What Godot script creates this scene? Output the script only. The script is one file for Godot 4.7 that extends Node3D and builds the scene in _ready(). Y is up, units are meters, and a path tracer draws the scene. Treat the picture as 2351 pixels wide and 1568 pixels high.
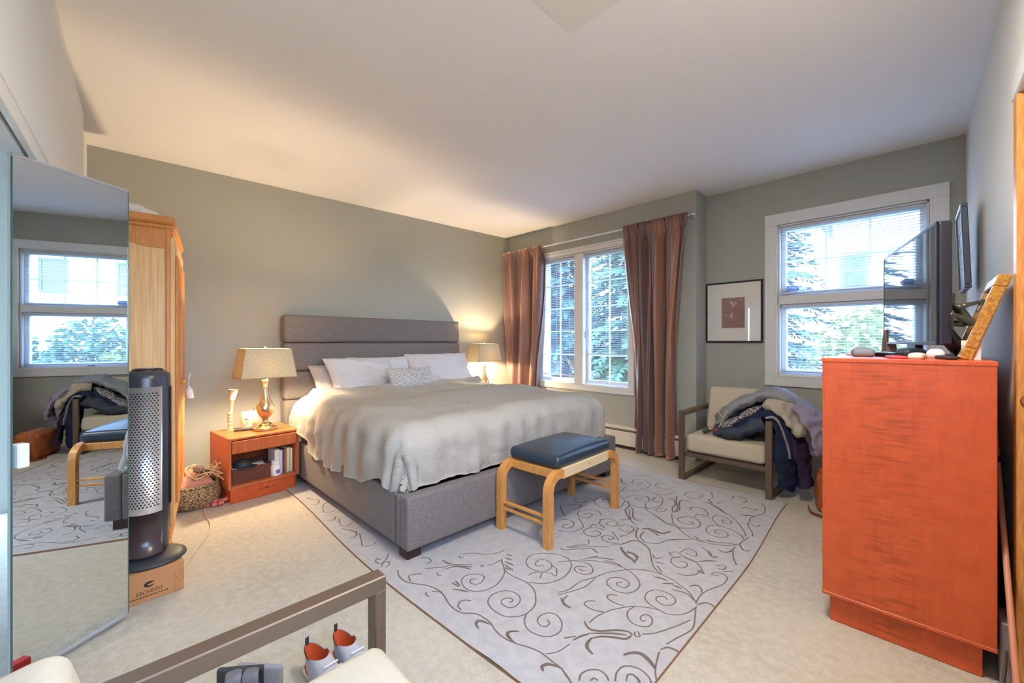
extends Node3D
# A bedroom seen from its corner: x runs along the headboard wall, z towards the viewer's wall, y up, metres.
# The photograph (2351 x 1568) was measured as follows: focal length 940 px, eye 1.2 m high at the origin, level.
const FOCAL := 940.0
const EYE := 1.2
const YAW := 0.793252  # 45.45 degrees
var M := {}
var TX := {}
var names := {}
var rng := RandomNumberGenerator.new()
const SKY := 3.5
const LAMP := 0.82
const CEILING_FILL := 2.6
const EXPOSURE := 1.9
const HINGE := Vector2(-0.247, -2.229)
const APEX := Vector2(0.054, -2.440)

# ---------- photograph to place ----------
func floor_at(px: float, py: float, y := 0.0) -> Vector2:
	var d := FOCAL * (EYE - y) / (py - 784.0)
	var l := d * (px - 1175.5) / FOCAL
	return Vector2(cos(YAW) * d + sin(YAW) * l, -sin(YAW) * d + cos(YAW) * l)

# ---------- nodes ----------
func numbered(n: String) -> String:
	if not names.has(n):
		names[n] = 0
		return n
	names[n] += 1
	return "%s_%03d" % [n, names[n]]

func thing(called: String, label: String, category: String, at := Vector3.ZERO, turn := 0.0, group := "") -> Node3D:
	var o := Node3D.new()
	o.name = numbered(called)
	add_child(o)
	o.position = at
	o.rotation_degrees.y = turn
	tag(o, label, category, group)
	return o

func tag(o: Node, label: String, category: String, group := "", kind := "") -> void:
	if label: o.set_meta("label", label)
	if category: o.set_meta("category", category)
	if group: o.set_meta("group", group)
	if kind: o.set_meta("kind", kind)

func part(parent: Node, called: String, mesh: Mesh, mat: Material, at := Vector3.ZERO, turn := Vector3.ZERO) -> MeshInstance3D:
	var o := MeshInstance3D.new()
	o.name = called
	o.mesh = mesh
	o.material_override = mat
	parent.add_child(o, true)
	o.position = at
	o.rotation_degrees = turn
	return o

func single(called: String, label: String, category: String, mesh: Mesh, mat: Material, at := Vector3.ZERO, turn := Vector3.ZERO, group := "") -> MeshInstance3D:
	var o := part(self, numbered(called), mesh, mat, at, turn)
	tag(o, label, category, group)
	return o

func struct(called: String, mesh: Mesh, mat: Material, label := "", at := Vector3.ZERO) -> MeshInstance3D:
	var o := part(self, called, mesh, mat, at)
	tag(o, label, "", "", "structure")
	return o

# ---------- mesh building ----------
func begin(smooth := false) -> SurfaceTool:
	var st := SurfaceTool.new()
	st.begin(Mesh.PRIMITIVE_TRIANGLES)
	st.set_smooth_group(0 if smooth else -1)
	return st

func done(st: SurfaceTool) -> ArrayMesh:
	st.generate_normals()
	st.index()
	return st.commit()

func tri_out(st: SurfaceTool, a: Vector3, b: Vector3, c: Vector3, out: Vector3) -> void:
	if (b - a).cross(c - a).dot(out) > 0.0:
		st.add_vertex(a); st.add_vertex(c); st.add_vertex(b)
	else:
		st.add_vertex(a); st.add_vertex(b); st.add_vertex(c)

func quad_out(st: SurfaceTool, a: Vector3, b: Vector3, c: Vector3, d: Vector3, out: Vector3) -> void:
	tri_out(st, a, b, c, out)
	tri_out(st, a, c, d, out)

func box(st: SurfaceTool, c: Vector3, s: Vector3, ch := 0.0, b := Basis.IDENTITY) -> void:
	var h := s * 0.5
	ch = minf(ch, minf(h.x, minf(h.y, h.z)) * 0.9)
	for i in 3:
		var u := (i + 1) % 3
		var v := (i + 2) % 3
		for sg: float in [-1.0, 1.0]:
			var q: Array[Vector3] = []
			for k: Array in [[-1.0, -1.0], [1.0, -1.0], [1.0, 1.0], [-1.0, 1.0]]:
				var p := Vector3.ZERO
				p[i] = sg * h[i]
				p[u] = k[0] * (h[u] - ch)
				p[v] = k[1] * (h[v] - ch)
				q.append(c + b * p)
			var o := Vector3.ZERO
			o[i] = sg
			quad_out(st, q[0], q[1], q[2], q[3], b * o)
	if ch <= 0.0:
		return
	for i in 3:
		var u := (i + 1) % 3
		var k := (i + 2) % 3
		for si: float in [-1.0, 1.0]:
			for sj: float in [-1.0, 1.0]:
				var q: Array[Vector3] = []
				for sk: float in [-1.0, 1.0]:
					var p := Vector3.ZERO
					p[i] = si * h[i]; p[u] = sj * (h[u] - ch); p[k] = sk * (h[k] - ch)
					var p2 := p
					p2[i] = si * (h[i] - ch); p2[u] = sj * h[u]
					q.append(c + b * p); q.append(c + b * p2)
				var o := Vector3.ZERO
				o[i] = si; o[u] = sj
				quad_out(st, q[0], q[1], q[3], q[2], b * o)
	for sx: float in [-1.0, 1.0]:
		for sy: float in [-1.0, 1.0]:
			for sz: float in [-1.0, 1.0]:
				var a := Vector3(sx * h.x, sy * (h.y - ch), sz * (h.z - ch))
				var e := Vector3(sx * (h.x - ch), sy * h.y, sz * (h.z - ch))
				var f := Vector3(sx * (h.x - ch), sy * (h.y - ch), sz * h.z)
				tri_out(st, c + b * a, c + b * e, c + b * f, b * Vector3(sx, sy, sz))

func box_mesh(s: Vector3, ch := 0.003, c := Vector3.ZERO) -> ArrayMesh:
	var st := begin()
	box(st, c, s, ch)
	return done(st)

# a bar from a to b with a rectangular section w (along side) x t
func bar(st: SurfaceTool, a: Vector3, b: Vector3, w: float, t: float, side := Vector3.UP, ch := 0.002) -> void:
	var y := (b - a).normalized()
	var x := side.cross(y)
	if x.length() < 0.01:
		x = Vector3.RIGHT.cross(y)
	x = x.normalized()
	var z := x.cross(y).normalized()
	box(st, (a + b) * 0.5, Vector3(t, (b - a).length(), w), ch, Basis(x, y, z))

# sheet of (nu+1) x (nv+1) points; f(u, v) with u, v in 0..1
func grid(st: SurfaceTool, nu: int, nv: int, f: Callable, flip := false, uv := Vector2.ONE) -> void:
	var p: Array[Vector3] = []
	for j in nv + 1:
		for i in nu + 1:
			p.append(f.call(float(i) / nu, float(j) / nv))
	for j in nv:
		for i in nu:
			var ids := [[i, j], [i + 1, j], [i + 1, j + 1], [i, j], [i + 1, j + 1], [i, j + 1]]
			if flip:
				ids = [[i, j], [i + 1, j + 1], [i + 1, j], [i, j], [i, j + 1], [i + 1, j + 1]]
			for k: Array in ids:
				st.set_uv(Vector2(float(k[0]) / nu, float(k[1]) / nv) * uv)
				st.add_vertex(p[k[1] * (nu + 1) + k[0]])

# closed cloth of some thickness: both faces and the rim
func cloth(nu: int, nv: int, f: Callable, thick: float, uv := Vector2.ONE) -> ArrayMesh:
	var p: Array[Vector3] = []
	for j in nv + 1:
		for i in nu + 1:
			p.append(f.call(float(i) / nu, float(j) / nv))
	var n: Array[Vector3] = []
	for j in nv + 1:
		for i in nu + 1:
			var a := p[j * (nu + 1) + mini(i + 1, nu)] - p[j * (nu + 1) + maxi(i - 1, 0)]
			var b := p[mini(j + 1, nv) * (nu + 1) + i] - p[maxi(j - 1, 0) * (nu + 1) + i]
			n.append(a.cross(b).normalized())
	var at := func(i: int, j: int, k: float) -> Vector3:
		var id := j * (nu + 1) + i
		return p[id] + n[id] * thick * k
	var st := begin(true)
	grid(st, nu, nv, func(u: float, v: float): return at.call(roundi(u * nu), roundi(v * nv), 0.5), true, uv)
	grid(st, nu, nv, func(u: float, v: float): return at.call(roundi(u * nu), roundi(v * nv), -0.5), false, uv)
	grid(st, nu, 1, func(u: float, v: float): return at.call(roundi(u * nu), 0, v - 0.5), false, uv)
	grid(st, nu, 1, func(u: float, v: float): return at.call(roundi(u * nu), nv, 0.5 - v), false, uv)
	grid(st, nv, 1, func(u: float, v: float): return at.call(0, roundi(u * nv), 0.5 - v), false, uv)
	grid(st, nv, 1, func(u: float, v: float): return at.call(nu, roundi(u * nv), v - 0.5), false, uv)
	return done(st)

# box with large round edges, optionally puffed up
func rounded(st: SurfaceTool, c: Vector3, s: Vector3, r: float, n := 4, puff := Vector3.ZERO, wave := 0.0, m := 4) -> void:
	var h := s * 0.5
	r = minf(r, minf(h.x, minf(h.y, h.z)) * 0.999)
	var lists := []
	for i in 3:
		var l: Array[float] = []
		for k in n + 1:
			l.append(-(h[i] - r) - r * tan(PI / 4 * (1.0 - float(k) / n)))
		for k in range(1, m):
			l.append(lerpf(-(h[i] - r), h[i] - r, float(k) / m))
		for k in n + 1:
			l.append(h[i] - r + r * tan(PI / 4 * float(k) / n))
		lists.append(l)
	for i in 3:
		var u := (i + 1) % 3
		var v := (i + 2) % 3
		var lu: Array = lists[u]
		var lv: Array = lists[v]
		for sg: float in [-1.0, 1.0]:
			grid(st, lu.size() - 1, lv.size() - 1, func(a: float, b: float) -> Vector3:
				var p := Vector3.ZERO
				p[i] = sg * h[i]
				p[u] = lu[roundi(a * (lu.size() - 1))]
				p[v] = lv[roundi(b * (lv.size() - 1))]
				var inner := Vector3(clampf(p.x, r - h.x, h.x - r), clampf(p.y, r - h.y, h.y - r), clampf(p.z, r - h.z, h.z - r))
				var q := inner + (p - inner).normalized() * r
				var k := Vector3(q.x / h.x, q.y / h.y, q.z / h.z)
				var bulge := Vector3((1.0 - k.y * k.y) * (1.0 - k.z * k.z) * k.x, (1.0 - k.x * k.x) * (1.0 - k.z * k.z) * k.y, (1.0 - k.x * k.x) * (1.0 - k.y * k.y) * k.z)
				q += bulge * puff
				if wave > 0.0:
					q += Vector3(wob(q * 9.0 + c * 3.0), wob(q * 9.0 + Vector3(9, 3, 1) + c), wob(q * 9.0 + Vector3(2, 7, 5))) * wave
				return c + q, sg > 0.0)

func rounded_mesh(s: Vector3, r: float, puff := Vector3.ZERO, wave := 0.0, n := 4, m := 4) -> ArrayMesh:
	var st := begin(true)
	rounded(st, Vector3.ZERO, s, r, n, puff, wave, m)
	return done(st)

var fnl := FastNoiseLite.new()
func wob(p: Vector3) -> float:
	return fnl.get_noise_3dv(p * 160.0)

# pillow: two puffed faces meeting in a seam with pointed corners; lies in x-z, thickness along y
func pillow(w: float, d: float, t: float, wave := 0.012, seed_at := 0.0, pinch := 0.07, n := 26) -> ArrayMesh:
	var st := begin(true)
	for sg: float in [-1.0, 1.0]:
		grid(st, n, n, func(a: float, b: float) -> Vector3:
			var x := sin((a - 0.5) * PI)
			var z := sin((b - 0.5) * PI)
			var e := pow(maxf(0.0, (1.0 - pow(absf(x), 3.0)) * (1.0 - pow(absf(z), 3.0))), 0.55)
			var q := Vector3(x * w * 0.5 * (1.0 - pinch * (1.0 - z * z)), sg * e * t * 0.5, z * d * 0.5 * (1.0 - pinch * (1.0 - x * x)))
			var k := wave * e
			q.y += k * (wob(Vector3(q.x * 5.0, seed_at, q.z * 5.0)) + 0.5 * wob(Vector3(q.x * 14.0, seed_at + 4.0, q.z * 11.0)))
			return q, sg < 0.0, Vector2(w, d))
	return done(st)

func lathe(st: SurfaceTool, prof: Array, c := Vector3.ZERO, sides := 28, sx := 1.0, sz := 1.0) -> void:
	grid(st, sides, prof.size() - 1, func(u: float, v: float) -> Vector3:
		var p: Vector2 = prof[roundi(v * (prof.size() - 1))]
		return c + Vector3(cos(u * TAU) * p.x * sx, p.y, sin(u * TAU) * p.x * sz), true)

func lathe_mesh(prof: Array, sides := 28, sx := 1.0, sz := 1.0) -> ArrayMesh:
	var st := begin(true)
	lathe(st, prof, Vector3.ZERO, sides, sx, sz)
	return done(st)

func smooth_path(pts: Array, n := 6) -> Array:
	var out := []
	for i in pts.size() - 1:
		var a = pts[maxi(i - 1, 0)]
		var b = pts[i]
		var c = pts[i + 1]
		var d = pts[mini(i + 2, pts.size() - 1)]
		for k in n:
			var t := float(k) / n
			out.append(0.5 * ((2.0 * b) + (c - a) * t + (2.0 * a - 5.0 * b + 4.0 * c - d) * t * t + (3.0 * b - a - 3.0 * c + d) * t * t * t))
	out.append(pts[-1])
	return out

# tube along points; section rx (sideways) x ry
func tube(st: SurfaceTool, pts: Array, rx: float, ry := -1.0, sides := 10, side := Vector3.UP, widths := [], wave := 0.0) -> void:
	if ry < 0.0:
		ry = rx
	var rings := []
	var last := side
	for i in pts.size():
		var t: Vector3 = (pts[mini(i + 1, pts.size() - 1)] - pts[maxi(i - 1, 0)]).normalized()
		var x := last - t * last.dot(t)
		if x.length() < 0.01:
			x = t.cross(Vector3.RIGHT)
			if x.length() < 0.01: x = t.cross(Vector3.FORWARD)
		x = x.normalized()
		last = x
		var y := t.cross(x).normalized()
		var k := 1.0
		if widths.size():
			var f := float(i) / maxi(pts.size() - 1, 1) * (widths.size() - 1)
			k = lerpf(widths[int(f)], widths[mini(int(f) + 1, widths.size() - 1)], f - int(f))
		var ring: Array[Vector3] = []
		for s in sides:
			var a := TAU * s / sides
			var p: Vector3 = pts[i] + x * cos(a) * rx * k + y * sin(a) * ry * (0.4 + 0.6 * k)
			if wave > 0.0:
				p += (x * cos(a) + y * sin(a)) * wave * (wob(p * 3.0) + 0.45 * wob(p * 9.0))
			ring.append(p)
		rings.append(ring)
	grid(st, sides, pts.size() - 1, func(u: float, v: float) -> Vector3:
		return rings[roundi(v * (pts.size() - 1))][roundi(u * sides) % sides], false)
	for e in [0, pts.size() - 1]:
		for s in sides:
			var a: Vector3 = pts[e]
			st.set_uv(Vector2.ZERO)
			var b: Vector3 = rings[e][s]
			var c: Vector3 = rings[e][(s + 1) % sides]
			var o: Vector3 = (pts[0] - pts[1]) if e == 0 else (pts[e] - pts[e - 1])
			tri_out(st, a, b, c, o)

func tube_mesh(pts: Array, rx: float, ry := -1.0, sides := 10, side := Vector3.UP, widths := [], wave := 0.0) -> ArrayMesh:
	var st := begin(true)
	tube(st, pts, rx, ry, sides, side, widths, wave)
	return done(st)

func rod_mesh(a: Vector3, b: Vector3, r: float, sides := 12) -> ArrayMesh:
	return tube_mesh([a, a.lerp(b, 0.5), b], r, r, sides)

func ball_mesh(r: float, sy := 1.0, n := 14) -> ArrayMesh:
	var prof := []
	for i in n + 1:
		var a := PI * i / n
		prof.append(Vector2(sin(a) * r, -cos(a) * r * sy))
	return lathe_mesh(prof, n * 2)

func lettering(text: String, size: float, depth := 0.001) -> TextMesh:
	var t := TextMesh.new()
	var f := SystemFont.new()
	f.font_names = PackedStringArray(["Droid Sans"])
	t.font = f
	t.text = text
	t.font_size = 32
	t.pixel_size = size / 32.0
	t.depth = depth
	return t

# surface nets of a field of tapered capsules: bones are [a, ra, b, rb]
func body_mesh(bones: Array, cell: float, blend: float) -> ArrayMesh:
	var lo := Vector3.INF
	var hi := -Vector3.INF
	for b: Array in bones:
		for k in [0, 2]:
			var r: Vector3 = Vector3.ONE * (float(b[k + 1]) + cell * 3.0)
			lo = lo.min(b[k] - r)
			hi = hi.max(b[k] + r)
	var n := Vector3i(((hi - lo) / cell).ceil()) + Vector3i.ONE
	var f := PackedFloat32Array()
	f.resize(n.x * n.y * n.z)
	for z in n.z:
		for y in n.y:
			for x in n.x:
				var p := lo + Vector3(x, y, z) * cell
				var s := 0.0
				for b: Array in bones:
					var ab: Vector3 = b[2] - b[0]
					var t: float = clampf((p - b[0]).dot(ab) / maxf(ab.length_squared(), 1e-9), 0.0, 1.0)
					var d: float = (p - b[0] - ab * t).length() - lerpf(b[1], b[3], t)
					if d < blend * 6.0: s += exp(-d / blend)
				f[(z * n.y + y) * n.x + x] = -blend * log(maxf(s, 1e-6))
	var id := {}
	var pos: Array[Vector3] = []
	for z in n.z - 1:
		for y in n.y - 1:
			for x in n.x - 1:
				var sum := Vector3.ZERO
				var cnt := 0
				var v := []
				for k in 8:
					v.append(f[((z + (k >> 2)) * n.y + y + ((k >> 1) & 1)) * n.x + x + (k & 1)])
				for e: Array in [[0, 1], [2, 3], [4, 5], [6, 7], [0, 2], [1, 3], [4, 6], [5, 7], [0, 4], [1, 5], [2, 6], [3, 7]]:
					var a: float = v[e[0]]
					var b: float = v[e[1]]
					if (a < 0.0) != (b < 0.0):
						var t := a / (a - b)
						var pa := Vector3(e[0] & 1, (e[0] >> 1) & 1, e[0] >> 2)
						var pb := Vector3(e[1] & 1, (e[1] >> 1) & 1, e[1] >> 2)
						sum += pa.lerp(pb, t)
						cnt += 1
				if cnt:
					id[Vector3i(x, y, z)] = pos.size()
					pos.append(lo + (Vector3(x, y, z) + sum / cnt) * cell)
	var st := begin(true)
	for c: Vector3i in id:
		for ax in 3:
			var u := (ax + 1) % 3
			var w := (ax + 2) % 3
			if c[u] == 0 or c[w] == 0: continue
			var a := f[(c.z * n.y + c.y) * n.x + c.x]
			var c2 := c
			c2[ax] += 1
			var b := f[(c2.z * n.y + c2.y) * n.x + c2.x]
			if (a < 0.0) == (b < 0.0): continue
			var cu := c; cu[u] -= 1
			var cw := c; cw[w] -= 1
			var cuw := cu; cuw[w] -= 1
			if not (id.has(cu) and id.has(cw) and id.has(cuw)): continue
			var o := Vector3.ZERO
			o[ax] = 1.0 if a < 0.0 else -1.0
			quad_out(st, pos[id[c]], pos[id[cu]], pos[id[cuw]], pos[id[cw]], o)
	return done(st)

# ---------- textures and materials ----------
func noise_image(size: int, freq: float, octaves: int, sd: int, sx := 1.0, sy := 1.0) -> Image:
	var n := FastNoiseLite.new()
	n.seed = sd
	n.frequency = freq
	n.fractal_octaves = octaves
	n.noise_type = FastNoiseLite.TYPE_SIMPLEX_SMOOTH
	var im := Image.create(size, size, false, Image.FORMAT_RF)
	for y in size:
		for x in size:
			# wraps round by crossfading
			var fx := float(x) / size
			var fy := float(y) / size
			var a := n.get_noise_2d(x * sx, y * sy)
			var b := n.get_noise_2d((x - size) * sx, y * sy)
			var c := n.get_noise_2d(x * sx, (y - size) * sy)
			var d := n.get_noise_2d((x - size) * sx, (y - size) * sy)
			var v := lerpf(lerpf(a, b, fx), lerpf(c, d, fx), fy)
			im.set_pixel(x, y, Color(clampf(v * 0.75 + 0.5, 0.0, 1.0), 0, 0))
	return im

func ramp(size: int, pick: Callable) -> ImageTexture:
	var im := Image.create(size, size, false, Image.FORMAT_RGB8)
	for y in size:
		for x in size:
			im.set_pixel(x, y, pick.call(x, y))
	return ImageTexture.create_from_image(im)

func rgb(r: int, g: int, b: int) -> Color:
	return Color8(r, g, b)

func mat(c: Color, rough := 0.6, metal := 0.0, spec := 0.5) -> StandardMaterial3D:
	var m := StandardMaterial3D.new()
	m.albedo_color = c
	m.roughness = rough
	m.metallic = metal
	m.metallic_specular = spec
	return m

func textured(t: Texture2D, scale: Vector3, rough := 0.6, bump: Texture2D = null, bump_cm := 0.1, tint := Color.WHITE, spec := 0.5) -> StandardMaterial3D:
	var m := mat(tint, rough, 0.0, spec)
	m.albedo_texture = t
	m.uv1_triplanar = true
	m.uv1_scale = scale
	if bump:
		m.heightmap_enabled = true
		m.heightmap_texture = bump
		m.heightmap_scale = bump_cm
	return m

func as_texture(im: Image) -> ImageTexture:
	var c := Image.create(im.get_width(), im.get_height(), false, Image.FORMAT_L8)
	for y in im.get_height():
		for x in im.get_width():
			c.set_pixel(x, y, Color(im.get_pixel(x, y).r, 0, 0, 1))
	for y in im.get_height():
		for x in im.get_width():
			var v := im.get_pixel(x, y).r
			c.set_pixel(x, y, Color(v, v, v))
	return ImageTexture.create_from_image(c)

func make_materials() -> void:
	var fine := noise_image(384, 0.35, 2, 3)
	var soft := noise_image(384, 0.03, 4, 7)
	var grain := noise_image(384, 0.012, 4, 11, 9.0, 1.0)
	var grain2 := noise_image(384, 0.05, 3, 15, 3.0, 0.35)
	var thread := noise_image(384, 0.03, 3, 51, 9.0, 0.8)
	var spots := noise_image(384, 0.07, 2, 41, 1.0, 1.7)
	var curl := noise_image(384, 0.03, 3, 21, 0.6, 5.0)
	TX.fine = as_texture(fine)
	TX.soft = as_texture(soft)
	var g := func(im: Image, x: int, y: int) -> float: return im.get_pixel(x % 384, y % 384).r
	TX.carpet = ramp(384, func(x, y): return rgb(180, 172, 154).lerp(rgb(214, 207, 191), clampf(0.5 + (g.call(fine, x, y) - 0.5) * 1.3 + (g.call(soft, x, y) - 0.5) * 0.7, 0.0, 1.0)))
	TX.weave = ramp(384, func(x, y):
		var w := 0.5 + 0.5 * sin(x * TAU / 6.0) * sin(y * TAU / 6.0)
		return Color.from_hsv(0, 0, clampf(0.80 + 0.10 * w + 0.22 * (g.call(grain2, x, y) - 0.5) + 0.22 * (g.call(grain2, y, x) - 0.5), 0.0, 1.0)))
	TX.weave_fine = ramp(384, func(x, y):
		var w := 0.5 + 0.5 * sin(x * TAU / 4.0)
		return Color.from_hsv(0, 0, clampf(0.91 + 0.05 * w + 0.10 * (g.call(grain2, x, y) - 0.5), 0.0, 1.0)))
	TX.linen = ramp(384, func(x, y): return rgb(196, 184, 158).lerp(rgb(250, 246, 236), clampf(0.5 + 2.4 * (g.call(thread, x, y) - 0.5) + 2.4 * (g.call(thread, y, x) - 0.5), 0.0, 1.0)))
	TX.crinkle = as_texture(noise_image(384, 0.045, 3, 31, 0.5, 2.4))
	TX.cherry = ramp(384, func(x, y): return rgb(186, 98, 56).lerp(rgb(222, 130, 78), clampf(0.55 + 0.7 * (g.call(grain, x, y) - 0.5) + 0.5 * (g.call(soft, x, y) - 0.5), 0.0, 1.0)))
	TX.curl = ramp(384, func(x, y): return Color.from_hsv(0.04, 0.12, clampf(1.0 - (0.08 + 0.38 * exp(-pow((absf(fposmod(x + 170.0, 384.0) - 184.0)) / 34.0, 2.0))) * maxf(0.0, g.call(curl, x, y) - 0.47) - 0.22 * maxf(0.0, g.call(grain, x, y) - 0.52), 0.4, 1.0)))
	TX.birch = ramp(384, func(x, y): return rgb(198, 132, 66).lerp(rgb(226, 166, 92), clampf(0.5 + 1.4 * (g.call(grain, x, y) - 0.5), 0.0, 1.0)))
	TX.pine = ramp(384, func(x, y): return rgb(190, 134, 74).lerp(rgb(234, 200, 146), clampf(0.66 + 0.8 * (g.call(grain, x, y) - 0.5) + 0.3 * (g.call(grain2, x, y) - 0.5), 0.0, 1.0)))
	TX.gold = ramp(384, func(x, y): return rgb(150, 96, 30).lerp(rgb(216, 164, 70), clampf(0.55 + 1.4 * (g.call(soft, x, y) - 0.5) + 0.8 * (g.call(fine, x, y) - 0.5), 0.0, 1.0)))
	TX.leopard = ramp(384, func(x, y):
		var v: float = g.call(spots, x, y)
		return rgb(38, 28, 22) if v > 0.53 else rgb(196, 168, 122))
	M.wall = textured(TX.soft, Vector3.ONE * 0.7, 0.85, TX.fine, 0.02, rgb(174, 175, 165), 0.3)
	M.wall.albedo_texture = null
	M.cream = textured(TX.soft, Vector3.ONE * 0.7, 0.85, TX.fine, 0.02, rgb(232, 231, 226), 0.3)
	M.cream.albedo_texture = null
	M.ceiling = mat(rgb(243, 241, 236), 0.95, 0.0, 0.2)
	M.patch = mat(rgb(236, 231, 220), 0.9, 0.0, 0.2)
	M.trim = mat(rgb(226, 226, 222), 0.45)
	M.vinyl = mat(rgb(226, 230, 234), 0.4)
	M.carpet = textured(TX.carpet, Vector3.ONE * 1.7, 0.95, TX.fine, 0.5, Color.WHITE, 0.1)
	M.bedcloth = textured(TX.weave, Vector3.ONE * 3.0, 0.9, TX.weave, 0.05, rgb(147, 140, 137), 0.2)
	M.bedcloth.rim_enabled = true; M.bedcloth.rim = 0.3
	M.duvet = textured(TX.weave_fine, Vector3.ONE * 5.0, 0.9, TX.crinkle, 0.5, rgb(197, 192, 181), 0.2)
	M.sheet = textured(TX.weave_fine, Vector3.ONE * 4.0, 0.85, TX.crinkle, 0.15, rgb(222, 220, 218), 0.2)
	M.case_white = textured(TX.weave_fine, Vector3.ONE * 3.0, 0.85, TX.crinkle, 0.2, rgb(230, 228, 228), 0.2)
	M.case_grey = textured(TX.weave_fine, Vector3.ONE * 3.0, 0.85, TX.crinkle, 0.2, rgb(212, 204, 200), 0.2)
	M.dark_wood = mat(rgb(58, 38, 34), 0.35)
	M.cherry = textured(TX.cherry, Vector3(1.1, 0.5, 1.1), 0.34, null, 0.1, rgb(236, 232, 226))
	M.cherry_red = textured(TX.cherry, Vector3.ONE * 1.1, 0.34, null, 0.1, rgb(255, 206, 190))
	M.dresser = textured(TX.cherry, Vector3(0.9, 0.9, 0.9), 0.36, null, 0.1, rgb(255, 226, 214))
	M.dresser.detail_enabled = true
	M.dresser.detail_albedo = TX.curl
	M.dresser.detail_blend_mode = BaseMaterial3D.BLEND_MODE_MUL
	M.dresser.detail_uv_layer = BaseMaterial3D.DETAIL_UV_1
	M.birch = textured(TX.birch, Vector3.ONE * 2.2, 0.42)
	M.maple = mat(rgb(226, 206, 160), 0.5)
	M.pine = textured(TX.pine, Vector3(1.3, 0.4, 1.3), 0.42)
	M.pine_dark = textured(TX.pine, Vector3.ONE * 1.3, 0.42, null, 0.1, rgb(232, 190, 140))
	M.gold = textured(TX.gold, Vector3.ONE * 5.0, 0.4)
	M.frame_metal = mat(rgb(118, 100, 84), 0.38, 0.55)
	M.upholstery = textured(TX.weave_fine, Vector3.ONE * 6.0, 0.9, null, 0.04, rgb(210, 198, 173), 0.2)
	M.leather = mat(rgb(44, 58, 72), 0.32)
	M.mirror = mat(rgb(226, 234, 236), 0.01, 1.0)
	M.glass_edge = mat(rgb(70, 112, 108), 0.15)
	M.chrome = mat(rgb(216, 220, 226), 0.22, 0.9)
	M.silver = mat(rgb(196, 192, 186), 0.4, 0.5)
	M.black = mat(rgb(24, 26, 30), 0.35)
	M.char = mat(rgb(58, 60, 64), 0.5)
	M.brown_plastic = mat(rgb(76, 62, 62), 0.25)
	M.white = mat(rgb(240, 240, 238), 0.5)
	M.paper = mat(rgb(232, 228, 218), 0.8)
	M.card = textured(TX.soft, Vector3.ONE * 2.0, 0.85, null, 0.1, rgb(196, 142, 96), 0.2)
	M.card.albedo_texture = null
	M.ink = mat(rgb(54, 38, 30), 0.8)
	M.glass = mat(Color(0.96, 0.98, 1.0, 0.06), 0.02)
	M.glass.transparency = BaseMaterial3D.TRANSPARENCY_ALPHA
	M.clear = mat(Color(0.97, 0.98, 0.98, 0.18), 0.05)
	M.clear.transparency = BaseMaterial3D.TRANSPARENCY_ALPHA
	M.screen = mat(rgb(40, 52, 58), 0.03, 0.0, 0.5)
	M.bronze = mat(rgb(104, 104, 92), 0.35, 0.75)
	M.pewter = mat(rgb(178, 160, 128), 0.26, 0.85)
	M.brass = mat(rgb(206, 182, 128), 0.3, 0.85)
	M.shade = mat(rgb(228, 220, 198), 0.9, 0.0, 0.2)
	M.shade.albedo_texture = TX.linen
	M.shade.uv1_triplanar = true
	M.shade.uv1_scale = Vector3.ONE * 5.0
	M.shade.backlight_enabled = true
	M.shade.backlight = Color(0.42, 0.42, 0.42)
	M.band = mat(rgb(178, 150, 108), 0.8)
	M.bulb = mat(Color(1, 0.9, 0.7), 0.5)
	M.bulb.emission_enabled = true
	M.bulb.emission = Color(1.0, 0.88, 0.68)
	M.bulb.emission_energy_multiplier = 6.0
	M.slat = mat(rgb(204, 210, 220), 0.5)
	M.slat.backlight_enabled = true
	M.slat.backlight = Color(0.08, 0.09, 0.1)
	M.cord = mat(rgb(214, 190, 150), 0.6)
	M.heater = mat(rgb(222, 214, 196), 0.45)
	M.dark = mat(rgb(52, 44, 40), 0.7)
	M.wicker = textured(TX.leopard, Vector3.ONE * 2.0, 0.7, TX.fine, 0.2)

func _ready() -> void:
	# camera, sky and exposure
	var cam := Camera3D.new()
	cam.name = "camera"
	cam.fov = rad_to_deg(2.0 * atan(784.0 / FOCAL))
	cam.near = 0.02
	cam.far = 200.0
	add_child(cam)
	cam.look_at_from_position(Vector3(0, EYE, 0), Vector3(cos(YAW), EYE, -sin(YAW)))
	cam.current = true
	var sky := ProceduralSkyMaterial.new()
	sky.sky_top_color = Color(0.62, 0.78, 1.0)
	sky.sky_horizon_color = Color(0.86, 0.93, 1.0)
	sky.sky_curve = 0.2
	sky.ground_bottom_color = Color(0.45, 0.5, 0.45)
	sky.ground_horizon_color = Color(0.8, 0.85, 0.9)
	sky.sky_energy_multiplier = SKY
	sky.ground_energy_multiplier = SKY * 0.5
	var env := Environment.new()
	env.background_mode = Environment.BG_SKY
	env.sky = Sky.new()
	env.sky.sky_material = sky
	env.tonemap_mode = Environment.TONE_MAPPER_LINEAR
	env.tonemap_exposure = EXPOSURE
	env.sdfgi_enabled = true
	env.ssao_enabled = true
	env.ssil_enabled = true
	var we := WorldEnvironment.new()
	we.name = "environment"
	we.environment = env
	add_child(we)
	fnl.seed = 4
	fnl.frequency = 0.01
	fnl.fractal_octaves = 2
	make_materials()
	var cs := begin()
	box(cs, Vector3.ZERO, Vector3(0.02, 0.13, 9.6), 0.0, Basis(Vector3.BACK, -0.1))
	clap = done(cs)
	room()
	curtains()
	bed()
	rug()
	bench()
	right_side()
	left_side()
	bedside()
	seating()
	outdoors()

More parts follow.
